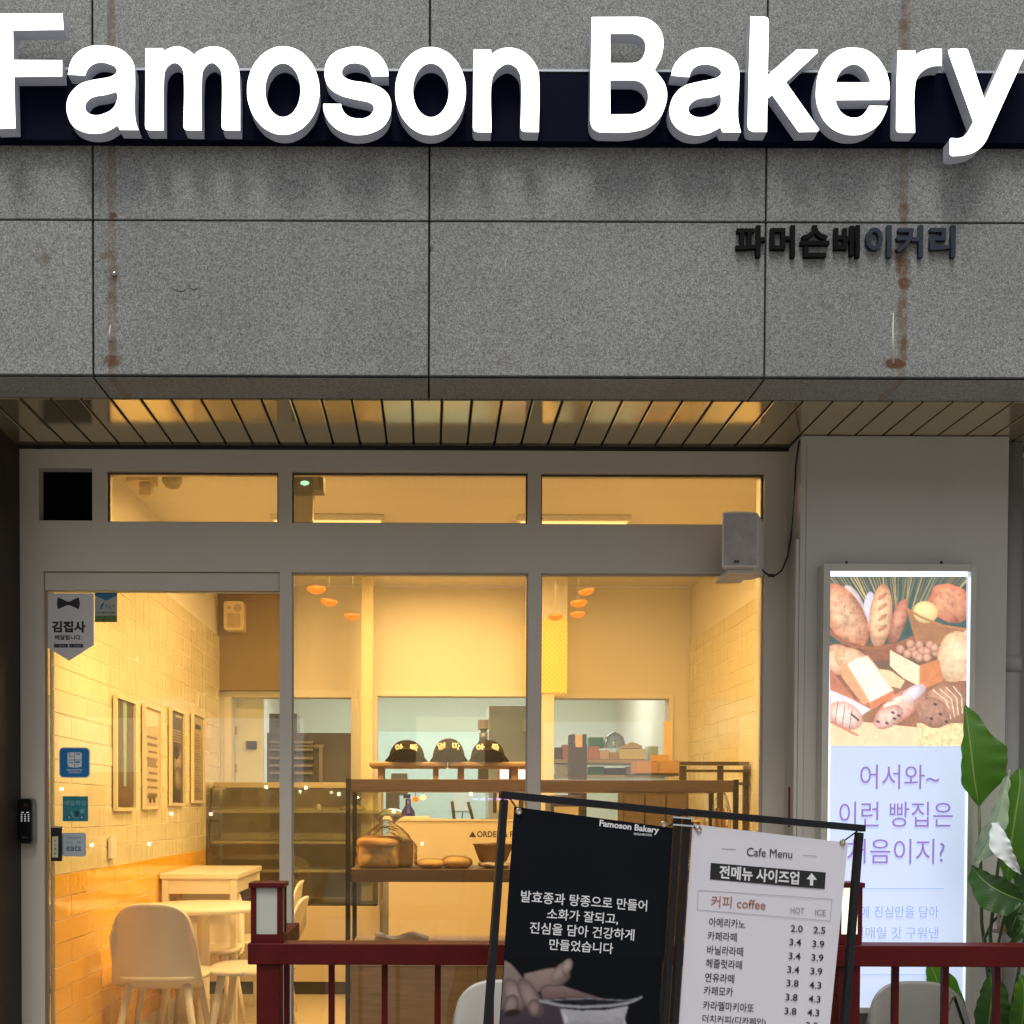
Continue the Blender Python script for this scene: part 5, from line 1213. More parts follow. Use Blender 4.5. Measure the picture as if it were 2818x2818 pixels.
# structural column in the room; golden lattice reflection built as a glowing panel on top
YQ = 7.20
t = thing('lattice_column', 'cream column with a glowing golden diamond lattice on its upper part', 'column', (P(1030, 1400, YQ).x, YQ, 0)); sync()
a = wp(1000, 1307, 1045, 1500, YQ); g = MB(); g.box(a[0], a[1], YQ, YQ + .2, .001, a[3]); g.obj('shaft', trim_m, t)
a2 = wp(996, 1168, 1070, 1307, YQ - .02)
def reflectionmat():
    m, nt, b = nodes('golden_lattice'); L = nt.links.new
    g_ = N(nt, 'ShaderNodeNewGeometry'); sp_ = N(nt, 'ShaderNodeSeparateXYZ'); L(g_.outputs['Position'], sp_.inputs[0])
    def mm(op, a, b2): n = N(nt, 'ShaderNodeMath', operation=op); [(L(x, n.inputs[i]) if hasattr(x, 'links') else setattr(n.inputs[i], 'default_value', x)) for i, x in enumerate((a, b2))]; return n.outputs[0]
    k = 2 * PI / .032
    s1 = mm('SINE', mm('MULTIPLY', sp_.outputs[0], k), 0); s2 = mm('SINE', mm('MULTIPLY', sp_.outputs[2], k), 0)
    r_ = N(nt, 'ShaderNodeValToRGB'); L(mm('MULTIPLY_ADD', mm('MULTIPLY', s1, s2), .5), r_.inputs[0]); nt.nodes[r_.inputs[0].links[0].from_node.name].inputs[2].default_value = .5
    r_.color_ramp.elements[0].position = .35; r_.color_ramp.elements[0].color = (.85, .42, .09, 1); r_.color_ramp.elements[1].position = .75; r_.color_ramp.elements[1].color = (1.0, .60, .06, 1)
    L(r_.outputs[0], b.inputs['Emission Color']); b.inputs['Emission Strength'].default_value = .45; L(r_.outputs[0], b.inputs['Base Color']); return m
g = MB(); g.box(a2[0], a2[1], YQ - .02, YQ + .2, a2[2] + .001, a2[3]); g.obj('lattice_panel', reflectionmat(), t)
g = MB(); g.box(a2[0], a2[1], YQ - .02, YQ + .2, a2[3] + .001, ZC - .001); g.obj('column_head', plaster, t)
a = wp(680, 1168, 701, 1560, YQ); t = thing('slim_column', 'slim pale column between the doorway and the left serving hatch', 'column', (a[0], YQ, 0)); sync()
g = MB(); g.box(a[0], a[1], YQ + .1, YQ + .25, .001, ZC - .001); g.obj('shaft', M('slim_column', (.86, .74, .50), .5), t)

# wall speaker inside
t = thing('indoor_speaker', 'small cream wall speaker on the brown bulkhead above the doorway', 'speaker', P(440, 1162, 7.4)); sync()
si = sheet_y(7.40); a = si.loc(422, 1189); b = si.loc(460, 1134)
g = MB(); slab(g, rrect(a[0], b[0], a[1], b[1], .02), -.095, .0); put('cabinet', g, M('speaker_cream', (.80, .66, .42), .5), si, t)
g = MB(); cx_, cy_ = si.loc(441, 1171); slab(g, rrect(cx_ - .045, cx_ + .045, cy_ - .045, cy_ + .05, .01), .0005, .003); put('woofer', g, M('speaker_mesh', (.55, .42, .26), .6, var=.3, vs=60), si, t)
g = MB(); cx_, cy_ = si.loc(448, 1147); slab(g, [(cx_ + .026 * math.cos(k * PI / 8), cy_ + .026 * math.sin(k * PI / 8)) for k in range(16)], .0005, .003); put('tweeter', g, MATS['speaker_mesh'], si, t)
g = MB(); cx_, cy_ = si.loc(432, 1146); slab(g, [(cx_ + .012 * math.cos(k * PI / 8), cy_ + .012 * math.sin(k * PI / 8)) for k in range(16)], .0005, .003); put('port', g, MATS['speaker_mesh'], si, t)
# ceiling pieces seen through the transoms
t = thing('ceiling_sensor', 'small grey dome sensor on the ceiling seen through the left transom', 'sensor', P(325, 908, 5.0)); sync()
p = P(325, 905, 5.0); g = MB(); g.lathe([(0, -.045), (.03, -.035), (.045, -.01), (.045, ZC - p.z - .001)], p, 20); g.obj('dome', M('sensor_grey', (.28, .24, .15), .4), t)
t = thing('ceiling_camera', 'pale camera bracket on the ceiling left of the dome sensor', 'camera', P(262, 912, 5.0)); sync()
a = wp(240, 895, 290, 909, 5.0); g = MB(); g.box(a[0], a[1], 4.98, 5.08, a[2], ZC - .001); g.obj('mount', M('cam_beige', (.55, .44, .26), .5), t)
a = wp(262, 909.5, 285, 934, 5.0); g = MB(); g.box(a[0], a[1], 5.0, 5.05, a[2], a[3]); g.obj('body', MATS['cam_beige'], t, bevel=.004)
t = thing('emergency_light', 'dark emergency light box with a green lamp at the left of the middle transom', 'emergency light', P(570, 912, 4.6)); sync()
a = wp(552, 894, 590, 933, 4.6); g = MB(); g.box(a[0], a[1], 4.6, 4.68, a[2], a[3]); g.obj('case', M('em_case', (.05, .045, .025), .5), t, bevel=.003)
a = wp(590.5, 894, 610, 925, 4.6); g = MB(); g.box(a[0], a[1], 4.6, 4.68, a[2], a[3]); g.obj('side_case', M('em_case2', (.12, .10, .05), .5), t)
p = P(575, 911, 4.598); g = MB(); g.lathe([(0, -.012), (.014, -.006), (.016, .0), (.012, .006), (0, .01)], p, 16, sx=1.2, sy=.4); g.obj('lamp', EM('green_lamp', (.35, .85, .55), 1.0), t)
a = wp(553, 934, 590, 1000, 4.62); g = MB(); g.box(a[0], a[1], 4.62, 4.66, a[2], a[3]); g.obj('beam', M('em_beam', (.40, .35, .25), .5), t)

# ------------------------------------------------------------------ kitchen seen through the doorway and the hatches
t = thing('kitchen_door', 'open pale kitchen door with hinges and a black handle plate in the back doorway', 'door', (dw[0], YB + .1, 0)); sync()
a = wp(444, 1318, 497, 1700, 7.74); g = MB(); g.box(a[0], a[1], 7.74, 7.78, .001, a[3]); g.obj('leaf', M('door_leaf', (.72, .76, .66), .5), t)
a = wp(437.5, 1318, 441, 1700, 7.735); g = MB(); g.box(a[0], a[1], 7.735, 7.78, .001, a[3]); g.obj('shadow_gap', darkm, t)
for v in (1378, 1449): a = wp(438, v - 8, 446, v + 8, 7.725); g = MB(); g.box(a[0], a[1], 7.725, 7.738, a[2], a[3]); g.obj('hinge', M('hinge', (.40, .32, .2), .4, .3), t)
a = wp(464, 1398, 484, 1413, 7.71); g = MB(); g.box(a[0], a[1], 7.71, 7.739, a[2], a[3]); g.obj('handle_plate', darkm, t, bevel=.006)
t = thing('kitchen_rack', 'dark grey steel tray rack in the back doorway', 'rack', (-1.0, 8.3, 0)); sync()
Yq = 8.3; a = wp(500, 1381, 662, 1700, Yq); up = wp(497, 1340, 551, 1700, Yq)
g = MB(); g.box(up[0], up[1], Yq + .3, Yq + .5, .0, up[3]); g.obj('tall_panel', M('rack_panel', (.20, .19, .165), .5), t)
g = MB(); g.box(a[0], a[1], Yq + .1, Yq + .29, 0, a[3]); g.obj('body', greyapp, t)
for v in (1398, 1412, 1428, 1442, 1456): b = wp(508, v, 590, v + 4.5, Yq); g = MB(); g.box(b[0], b[1], Yq, Yq + .099, b[2], b[3]); g.obj('tray', M('tray_alu', (.34, .29, .23), .4, .3), t)
b = wp(600, 1404, 607, 1700, Yq); g = MB(); g.box(b[0], b[1], Yq + .06, Yq + .099, 0, b[3]); g.obj('upright', MATS['tray_alu'], t)
b = wp(508, 1404, 610, 1409, Yq - .01); g = MB(); g.box(b[0], b[1], Yq + .05, Yq + .0598, b[2], b[3]); g.obj('rail', MATS['tray_alu'], t)
sk2 = sheet_y(Yq + .29)
for i, v in enumerate((1356, 1364, 1372, 1388, 1396, 1404)): lettering('휴게시간'[i % 3:i % 3 + 2], sk2, 525, v - 2, 12, 5, ink_black, t, weight=.02, z=.002)
def kbox(name, lab, cat, u0, v0, u1, v1, Y, dep, mat, group=None, bevel=.002):
    a = wp(u0, v0, u1, v1, Y); g = MB(); g.box(a[0], a[1], Y, Y + dep, a[2], a[3]); o = g.obj(name, mat, None, bevel=bevel); setp(o, lab, cat, group); return o
# hatch sill benches carrying the things, behind the openings
kbox('kitchen_bench', 'steel work bench under the right serving hatch', 'work bench', 1046, 1433, 1290, 1440, 7.80, .45, M('bench_top', (.42, .33, .22), .4))
kbox('kitchen_shelf', 'lower steel shelf of the bench in the right hatch', 'shelf', 1046, 1462, 1290, 1468, 7.80, .45, steel)
kbox('white_cupboard', 'teal white cupboard block along the kitchen wall in the left hatch', 'cupboard', 700, 1381, 922, 1900, 10.2, .38, M('teal_white', (.58, .74, .72), .4))
t = thing('kitchen_cabinet', 'grey white kitchen cabinet with upright handles in the left hatch', 'cabinet', (.2, 8.6, 0)); sync()
a = wp(922, 1331, 1016, 1700, 8.8); g = MB(); g.box(a[0], a[1], 8.8, 9.3, 0, a[3]); g.obj('body', M('cab_white', (.56, .56, .49), .45), t, bevel=.004)
for (u0, u1, v0, v1, mt) in ((994, 999, 1335, 1420, 'cab_line'), (1005, 1010, 1335, 1425, 'cab_line')): b = wp(u0, v0, u1, v1, 8.79); g = MB(); g.box(b[0], b[1], 8.78, 8.799, b[2], b[3]); g.obj('handle', M('cab_line', (.40, .36, .26), .4), t)
b = wp(984, 1359, 993, 1380, 8.78); g = MB(); g.box(b[0], b[1], 8.77, 8.799, b[2], b[3]); g.obj('switch', M('cab_label', (.70, .64, .50), .5), t)
t = thing('coffee_grinder', 'tall dark coffee grinder standing in the left hatch', 'coffee grinder', P(910, 1420, 8.0)); sync()
a = wp(903, 1358, 922, 1374, 8.0); g = MB(); g.box(a[0], a[1], 8.0, 8.15, a[2], a[3]); g.obj('hopper', M('grinder_grey', (.38, .33, .24), .4), t)
a = wp(905, 1374.3, 921, 1398, 8.0); g = MB(); g.lathe([(0, 0), ((a[1] - a[0]) / 2, 0), ((a[1] - a[0]) / 2, a[3] - a[2]), (0, a[3] - a[2])], ((a[0] + a[1]) / 2, 8.08, a[2]), 18); g.obj('body', steel, t)
a = wp(903, 1398.3, 922, 1470, 8.0); g = MB(); g.box(a[0], a[1], 8.0, 8.15, a[2], a[3]); g.obj('base', darkm, t)
# order terminal
for (u0, u1, lab) in ((943, 966, 'left lit order screen on the counter behind the rack'), (978, 994, 'right lit order screen cut by the mullion')):
    Yq = 6.6; t = thing('order_screen', lab, 'screen', P(u0, 1470, Yq), 'lit order screens'); sync()
    a = wp(u0 - 3, 1449, u1 + 3, 1473, Yq); g = MB(); g.box(a[0], a[1], Yq, Yq + .02, a[2], a[3]); g.obj('bezel', M('red_bezel', (.16, .05, .02), .4), t)
    a = wp(u0, 1452, u1, 1470, Yq - .002); g = MB(); g.box(a[0], a[1], Yq - .003, Yq - .0005, a[2], a[3]); g.obj('display', EM('screen_white', (.78, .78, .95), .8), t)
    g = MB(); xm = (a[0] + a[1]) / 2; g.box(xm - .015, xm + .015, YK + .005, YK + .03, zc1 + .0125, a[2] + .05); g.obj('stand', darkm, t)
t = thing('payment_terminal', 'cream payment terminal with a yellow display on the counter', 'payment terminal', P(950, 1540, 6.72)); sync()
a = wp(938, 1490, 958, 1532, 6.72); g = MB(); g.box(a[0], a[1], 6.75, 6.80, a[2], a[3]); g.obj('body', M('term_body', (.60, .52, .35), .4), t, bevel=.004)
a = wp(943, 1497, 953, 1520, 6.73); g = MB(); g.box(a[0], a[1], 6.742, 6.7495, a[2], a[3]); g.obj('display', M('term_disp', (.35, .25, .08), .3), t)
a = wp(931, 1485, 937, 1534, 6.74); g = MB(); g.box(a[0], a[1], 6.76, 6.82, a[2], a[3]); g.obj('cradle', darkm, t)
t = thing('cream_vase', 'cream tapering card holder on the counter left of the mullion', 'holder', P(975, 1548, 6.75)); sync()
a = wp(957, 1489, 996, 1547, 6.75); g = MB(); hh = (a[1] - a[0]) / 2; g.lathe([(0, 0), (hh, 0), (hh, .02), (hh * .62, (a[3] - a[2]) * .97), (hh * .55, a[3] - a[2]), (0, a[3] - a[2])], ((a[0] + a[1]) / 2, 6.86, zc1 + .0125), 24, sy=.6); g.obj('body', M('vase_cream', (.76, .62, .38), .5), t)
for k, (u0, v0, u1, v1) in enumerate(((853, 1512, 857.5, 1550), (883, 1513, 893, 1549))):
    g = MB(); g.tube([P(u0, v0, 6.8), P(u1, v1, 6.8)], .010, 8); o = g.obj('pen', darkm, None); setp(o, ['upright dark marker standing on the counter', 'slanted dark marker standing on the counter'][k], 'marker', 'markers on the counter')
g = MB(); g.tube([P(873, 1532, 6.8), P(871, 1549, 6.8)], .003, 6); o = g.obj('pen', ink_black, None); setp(o, 'thin pen between the two dark markers on the counter', 'pen')
kbox('clip_tray', 'dark flat tray on the counter beside the cream holder', 'tray', 908, 1545, 939, 1550.5, 6.70, .2, darkm)
kbox('paper_tray', 'pale flat tray of papers at the left end of the counter', 'tray', 722, 1540, 810, 1546, 6.72, .3, M('papers', (.66, .60, .5), .5))
t = thing('spray_bottle', 'blue trigger spray bottle on the tray at the left end of the counter', 'bottle', P(770, 1540, 6.8)); sync()
p = P(770, 1541, 6.8); g = MB(); g.lathe([(0, 0), (.045, .0), (.042, .03), (.018, .07), (.017, .11), (0, .115)], p, 18); g.obj('bottle', M('blue_plastic', (.02, .02, .22), .25), t)
g = MB(); g.box(p.x - .03, p.x + .014, p.y - .01, p.y + .01, p.z + .1155, p.z + .14); g.obj('trigger', MATS['blue_plastic'], t)
kbox('wall_chart', 'white timetable sheet pinned to the kitchen wall', 'notice', 854, 1496, 885, 1530, 10.19, .004, M('chart', (.70, .74, .70), .6))
kbox('wok_stand', 'dark equipment at the left edge of the hatch under the rack top', 'kitchen equipment', 728, 1495, 752, 1545, 8.2, .3, M('equip_dark', (.10, .10, .09), .5))
kbox('oven', 'grey green oven front behind the left stand legs', 'oven', 738, 1459, 768, 1500, 8.4, .3, M('oven_green', (.16, .20, .17), .4))
g = MB(); p = P(738, 1540, 7.0); g.lathe([(0, .05), (.05, .045), (.085, .02), (.09, 0), (.0, 0)], p, 24); o = g.obj('glass_bowl', M('greenish_bowl', (.20, .26, .2), .1, trans=.5), None); setp(o, 'upturned greenish glass bowl at the left end of the counter', 'bowl')
for k, (u, v, col) in enumerate(((784, 1508, (1.0, .16, .01)), (798, 1504, (1.0, .72, .25)))):  # reflections of bulbs, put in as small glowing beads on cords
    Yq = 4.80; p = P(u, v, Yq); t = thing('warming_lamp', ['small red orange bulb hanging under the top shelf of the rack', 'small pale yellow bulb hanging under the top shelf of the rack'][k], 'lamp bulb', p, 'bulbs under the rack top'); sync()
    g = MB(); g.lathe([(0, -.014), (.012, -.008), (.015, 0), (.009, .009), (0, .012)], p, 16); g.obj('bulb', EM('bulb%d' % k, col, 1.6), t)
    g = MB(); g.tube([p + Vector((0, 0, .012)), (p.x, p.y, P(900, 1493, YD + .003).z - .0005)], .0012, 6); g.obj('cord', darkm, t)
# right hatch contents
t = thing('black_dispenser', 'black dispenser with two prongs and a cream card in the right hatch', 'dispenser', P(1092, 1470, 7.5)); sync()
Yq = 7.3
for (u0, v0, u1, v1, nm, mt) in ((1077, 1403, 1107, 1640, 'body', darkm), (1077, 1385, 1085, 1402.5, 'prong', darkm), (1099, 1385, 1107, 1402.5, 'prong', darkm), (1086, 1386, 1098.5, 1410, 'card', M('dispenser_card', (.66, .50, .3), .6))):
    a = wp(u0, v0, u1, v1, Yq - (.01 if nm == 'card' else 0)); g = MB(); g.box(a[0], a[1], Yq - (.02 if nm == 'card' else 0), Yq - .001 + (.15 if nm != 'card' else 0), max(a[2], 0), a[3]); g.obj(nm, mt, t, bevel=.003)
kbox('green_box', 'green carton behind the dome on the hatch bench', 'carton', 1112, 1391, 1139, 1411, 8.1, .1, M('green_card', (.02, .22, .08), .5))
t = thing('glass_dome', 'large clear cake dome with steel frame in the right hatch', 'cake dome', P(1158, 1410, 7.95)); sync()
p = P(1159, 1411, 8.0); rr = 21 * PM(8.0); g = MB(); g.lathe([(rr, 0), (rr * .98, rr * .4), (rr * .8, rr * .95), (rr * .45, rr * 1.3), (0, rr * 1.42)], p, 24); g.obj('dome', glassmat('dome_glass', (.55, .62, .60), rough=.05, extra=.12), t)
g = MB()
for k in range(6): th = k * PI / 3 + .3; g.tube([(p.x + rr * 1.01 * math.cos(th), p.y + rr * 1.01 * math.sin(th), p.z), (p.x + rr * .84 * math.cos(th), p.y + rr * .84 * math.sin(th), p.z + rr * .95), (p.x, p.y, p.z + rr * 1.44)], .003, 5)
g.obj('frame', steel, t, kind='stuff')
for (nm, lab, ct, u0, v0, u1, v1, Y, mt) in (
    ('storage_box', 'cream lidded box with a grip slot on the hatch bench', 'storage box', 1168, 1413, 1218, 1432.5, 7.82, M('cream_box', (.66, .64, .40), .5)),
    ('storage_tub', 'small tan tub between the pink bags and the cream box', 'tub', 1151, 1419, 1167, 1432.5, 7.83, M('tan_tub', (.42, .30, .18), .5)),
    ('storage_tub', 'pale clear tub stacked at the right end of the hatch bench', 'tub', 1223, 1408, 1242, 1432.5, 7.9, M('clear_tub', (.50, .62, .58), .3)),
    ('pink_bag', 'pink paper bag beside the black dispenser on its left', 'paper bag', 1062, 1405, 1076, 1432.5, 7.84, M('pink_paper', (.50, .20, .20), .6)),
    ('pink_bag', 'pink paper bag beside the black dispenser on its right', 'paper bag', 1110, 1408, 1130, 1432.5, 7.84, MATS['pink_paper']),
    ('white_tub', 'whitish tub right of the pink bag on the hatch bench', 'tub', 1131, 1415, 1150, 1432.5, 7.84, M('white_tub', (.60, .48, .40), .5)),
    ('green_crate', 'green crate on the lower shelf of the hatch bench', 'crate', 1112, 1446, 1140, 1461.5, 7.9, MATS['green_card']),
    ('dark_tray', 'dark tray on the lower shelf right of the green crate', 'tray', 1142, 1449, 1180, 1461.5, 7.9, darkm),
    ('clear_jar', 'grey lidded jar at the end of the lower shelf', 'jar', 1182, 1446, 1210, 1461.5, 7.86, M('jar_grey', (.20, .21, .19), .3)),
    ('steel_jug', 'steel jug standing left of the black dispenser', 'jug', 1050, 1441, 1074, 1461.5, 7.86, steel),
    ('syrup_box', 'dark coffee bag standing behind the yellow lamp post edge', 'coffee bag', 1047, 1410, 1060, 1432.5, 7.86, M('coffee_bag', (.09, .06, .04), .5))):
    kbox(nm, lab, ct, u0, v0, u1, v1, Y, .12, mt)
g = MB(); a = wp(1172, 1400, 1212, 1412, 7.85); g.prism([(a[0], a[2]), (a[1], a[2]), (a[1] - .01, a[2] + .02), ((a[0] + a[1]) / 2, a[3]), (a[0], a[2] + .015)], 7.83, 7.93); o = g.obj('tilted_lid', M('lid_wood', (.50, .42, .26), .5), None); setp(o, 'tilted lid lying on the cream lidded box', 'lid')
for (u0, v0, u1, v1, lab, col) in ((1201, 1437, 1243, 1459, 'brown carton left of its twin on the top of the rack', (.42, .24, .13)), (1244, 1435, 1283, 1459, 'brown carton right of its twin, beside the cart', (.45, .27, .16))):
    kbox('brown_carton', lab, 'carton', u0, v0, u1, v1, 6.9, .2, M('carton%d' % u0, col, .7), 'brown cartons in the right window')
kbox('carton_shelf', 'dark shelf that carries the brown cartons behind the rack', 'shelf', 1196, 1459.5, 1284, 1463, 6.86, .3, darkm)
kbox('open_carton', 'small open carton leaning on the brown cartons', 'carton', 1232, 1424, 1262, 1436, 7.0, .08, M('open_carton', (.55, .36, .16), .7))
kbox('menu_stand', 'tall cream menu card standing in front of the right hatch edge', 'menu card', 1252, 1360, 1269, 1452, 7.1, .01, M('menu_card', (.72, .56, .38), .5))
t = thing('metal_cart', 'dark metal cart frame standing behind the right end of the rack', 'cart', (1.1, 6.0, 0)); sync()
Yq = 6.1; a = wp(1284, 1437, 1414, 1600, Yq)
for (u0, v0, u1, v1) in ((1284, 1437, 1414, 1444), (1296, 1452, 1414, 1457), (1296, 1476, 1414, 1481)): b = wp(u0, v0, u1, v1, Yq); g = MB(); g.box(b[0], b[1], Yq, Yq + .03, b[2], b[3]); g.obj('cross_bar', M('cart_brown', (.045, .030, .018), .5), t)
for (u0, u1) in ((1284, 1296), (1356, 1366), (1405, 1414)): b = wp(u0, 1444.5, u1, 1900, Yq); g = MB(); g.box(b[0], b[1], Yq + .031, Yq + .06, 0, b[3]); g.obj('post', MATS['cart_brown'], t)
t = thing('wicker_cabinet', 'dark slatted cabinet behind the rack, above the white menu', 'cabinet', P(1236, 1600, 6.0)); sync()
a = wp(1175, 1496, 1299, 1900, 5.9); g = MB(); g.box(a[0], a[1], 5.92, 6.08, 0, a[3]); g.obj('body', M('wicker_dark', (.07, .045, .025), .6, var=.5, vs=60), t)
for k in range(3): b = wp(1179 + k * 40, 1500, 1215 + k * 40, 1590, 5.9); g = MB(); g.box(b[0], b[1], 5.905, 5.9195, b[2], b[3]); g.obj('door', M('wicker_door', (.12, .08, .045), .6, var=.5, vs=90), t)
t = thing('espresso_machine', 'dark espresso machine on the counter behind the bread rack', 'coffee machine', P(1065, 1540, 6.8)); sync()
a = wp(1040, 1500, 1098, 1549, 6.74); g = MB(); g.box(a[0], a[1], 6.76, 7.1, a[2], a[3]); g.obj('body', darkm, t, bevel=.01)
a = wp(1046, 1522, 1092, 1540, 6.73); g = MB(); g.box(a[0], a[1], 6.745, 6.7595, a[2], a[3]); g.obj('front_panel', M('grinder_grey', ()), t)
# wrapped goods on the right part of the rack
for k, (u0, v0, u1, v1, lab) in enumerate(((1296, 1533, 1335, 1640, 'clear tall bag of baguettes on the right part of the rack'), (1346, 1500, 1378, 1640, 'tall clear film bag at the right end of the rack'))):
    a = wp(u0, v0, u1, v1, 4.75); g = blob('b', ((a[0] + a[1]) / 2, 4.76, (zs_mid + a[3]) / 2), ((a[1] - a[0]) / 2, .06, (a[3] - zs_mid) / 2), bagglass, 2.6, .2, 14, seed=k * 5)
    o = g.obj('film_bag', bagglass, None); setp(o, lab, 'plastic bag')
    for j in range(2):
        g = MB(); x = a[0] + (a[1] - a[0]) * (.35 + .3 * j); g.tube([(x, 4.76, zs_mid + .002), (x, 4.765, zs_mid + (a[3] - zs_mid) * .4), (x - .004, 4.77, zs_mid + (a[3] - zs_mid) * .82)], [.016, .02, .009], 10); o = g.obj('baguette', crust, None); setp(o, '%s baguette inside the %s' % (['left', 'right'][j], ['wider film bag', 'taller film bag at the rack end'][k]), 'baguette', 'baguettes in film bags')

# ------------------------------------------------------------------ twin banner stand in front of the railing
A_, B_, C_ = P(950, 1493, 2.90), P(1626, 1556, 3.20), P(920, 1932, 2.86)
bs = Sheet(A_, B_, C_)
st = thing('banner_stand', 'twin black tube banner stand leaning in front of the red railing', 'banner stand', mat=bs.M); sync()
def BL(u, v): return bs.loc(u, v)
def btube(name, a, b, r, mat=black_m, z=0, ext=0):
    pa_, pb_ = Vector((*BL(*a), z)), Vector((*BL(*b), z)); pb_ = pb_ + (pb_ - pa_) * ext
    d = (pb_ - pa_).normalized(); n = Vector((-d.y, d.x, 0)); g = MB()
    vs = [pa_ + n * r, pa_ - n * r, pb_ - n * r, pb_ + n * r]
    g.add([(v.x, v.y, z + r) for v in vs] + [(v.x, v.y, z - r) for v in vs], [(0, 1, 2, 3), (7, 6, 5, 4), (0, 3, 7, 4), (1, 5, 6, 2), (0, 4, 5, 1), (3, 2, 6, 7)])
    return put(name, g, mat, bs, st, bevel=.002)
tb = M('stand_tube', (.010, .011, .014), .4, .2)
RT = .0098
btube('top_tube', (943, 1499), (1287, 1533), RT, tb)
btube('side_tube', (951, 1509), (920, 1932), RT, tb, ext=1.05)
btube('side_tube', (1278, 1541), (1253, 1932), RT, tb, ext=1.1)
btube('top_tube', (1290, 1532), (1630, 1563), RT, tb)
btube('side_tube', (1296, 1542), (1271, 1932), RT, tb, ext=1.1)
btube('side_tube', (1621, 1571), (1593, 1932), RT, tb, ext=1.15)
for (va) in (1543, 1557):
    g = MB(); a, b = Vector(BL(1266, va - 1)), Vector(BL(1305, va + 2)); n = Vector((0, .0022)); slab(g, [tuple(a - n), tuple(b - n), tuple(b + n), tuple(a + n)], RT + .0005, RT + .003); put('zip_tie', g, M('zip_white', (.5, .55, .55), .4), bs, st)
for (a, b) in (((958, 1502), (974, 1524)), ((1284, 1538), (1262, 1559)), ((1296, 1543), (1311, 1562)), ((1617, 1568), (1592, 1586))):
    g = MB(); g.tube([(*BL(*a), .002), (*BL(*b), .002)], .0022, 6); put('elastic_cord', g, tb, bs, st)
def banner(label, corners, mat):
    t = thing('printed_banner', label, 'banner', mat=bs.M, group='printed banners on the twin stand'); sync()
    q_ = [BL(*c_) for c_ in corners]; n = 12; g = MB()
    ext = 2.0
    TL, TR, BR, BLc = [Vector(p) for p in q_]; BR = TR + (BR - TR) * ext; BLc = TL + (BLc - TL) * ext
    def f(a, b):
        p = TL * (1 - a) * (1 - b) + TR * a * (1 - b) + BR * a * b + BLc * (1 - a) * b
        return (p.x, p.y, .0006 * math.sin(a * 7))
    g.grid(f, 16, 30); put('sheet', g, mat, bs, t); return t
bn = banner('black banner with white Korean lines and a hand holding a flour sieve', [(970, 1522), (1269, 1562), (1245, 1932), (942, 1932)], black_sheet)
wb = banner('white cafe menu banner with Korean drink names and prices', [(1307, 1555), (1600, 1590), (1566, 1932), (1281, 1932)], white_sheet)
for (u, v, t_) in ((978, 1531, bn), (1251.5, 1555, bn), (1317.5, 1565, wb), (1589, 1589, wb)):
    x, y = BL(u, v); g = MB(); g.lathe([(.0045, .003), (.0072, .005), (.0094, .003), (.0096, .0008)], (x, y, 0), 18); put('eyelet', g, M('brass_eyelet', (.55, .45, .35), .3, .9), bs, t_)
    g = MB(); slab(g, [(x + .0043 * math.cos(k * PI / 6), y + .0043 * math.sin(k * PI / 6)) for k in range(12)], .0008, .0018); put('eyelet_hole', g, M('eyelet_gleam', (.8, .7, .5), .4), bs, t_)
def ang(a, b): p, q_ = Vector(BL(*a)), Vector(BL(*b)); return math.atan2(q_.y - p.y, q_.x - p.x)
ra = lambda u, v, slope: ang((u - 40, v - 40 * slope), (u + 40, v + 40 * slope))
def bt(tx, u, v, w, h, mat, t, slope, weight=0, z=.0018): return lettering(tx, bs, u, v, w, h, mat, t, weight=weight, z=z, rot=ra(u, v, slope))
bt('Famoson Bakery', 1187, 1561.5, 113, 15.5, ink_white, bn, .125, .03)
bt('파머슨베이커리', 1212, 1574.6, 34, 5, ink_white, bn, .08, .02)
bt('발효종과 탕종으로 만들어', 1103.4, 1700, 239, 22, ink_white, bn, .078, .012)
bt('소화가 잘되고,', 1099.4, 1729.4, 135, 22, ink_white, bn, .078, .012)
bt('진심을 담아 건강하게', 1099, 1757, 198, 22, ink_white, bn, .073, .012)
bt('만들었습니다', 1096.6, 1785.6, 121, 21, ink_white, bn, .07, .012)
# hand and sieve picture, coordinates as on the banner
hc = Canvas(220, 200, (8, 11, 14)); hc.view(160, 1290, 1250, 2100)
hc.a = np.ones((200, 220, 3)) * np.array(black_sheet.node_tree.nodes['Principled BSDF'].inputs['Base Color'].default_value[:3]) * 0 + np.array([.004, .006, .009])
sk_, sd = (196, 160, 152), (84, 58, 60)
hc.poly([(160, 1310), (205, 1335), (300, 1440), (330, 1550), (300, 1740), (160, 1780)], (178, 146, 138), .08, c1=(110, 84, 84))
hc.poly([(160, 1640), (330, 1560), (620, 1640), (700, 1960), (160, 1990)], (92, 72, 86), .12, c1=(52, 42, 58))
hc.ell(440, 1440, 170, 74, -12, sk_, (120, 90, 88), .06)
hc.poly([(300, 1400), (460, 1370), (545, 1362), (470, 1480), (330, 1560), (290, 1500)], (190, 152, 145), .06, c1=(150, 116, 112))
hc.ell(540, 1385, 92, 42, -48, (196, 164, 156), (140, 110, 106), .05); hc.ell(580, 1352, 34, 54, 18, (208, 176, 166), (150, 118, 112), .05)
hc.ell(500, 1520, 90, 46, 14, (176, 136, 134), (110, 78, 80), .06)
hc.poly([(420, 1500), (560, 1480), (700, 1525), (860, 1572), (720, 1578), (560, 1560), (430, 1580)], (172, 130, 128), .06, c1=(120, 84, 86))
hc.ell(240, 1540, 60, 120, -28, (200, 162, 156), (120, 88, 86), .06); hc.ell(350, 1560, 58, 150, -32, (196, 156, 150), (110, 78, 78), .06)
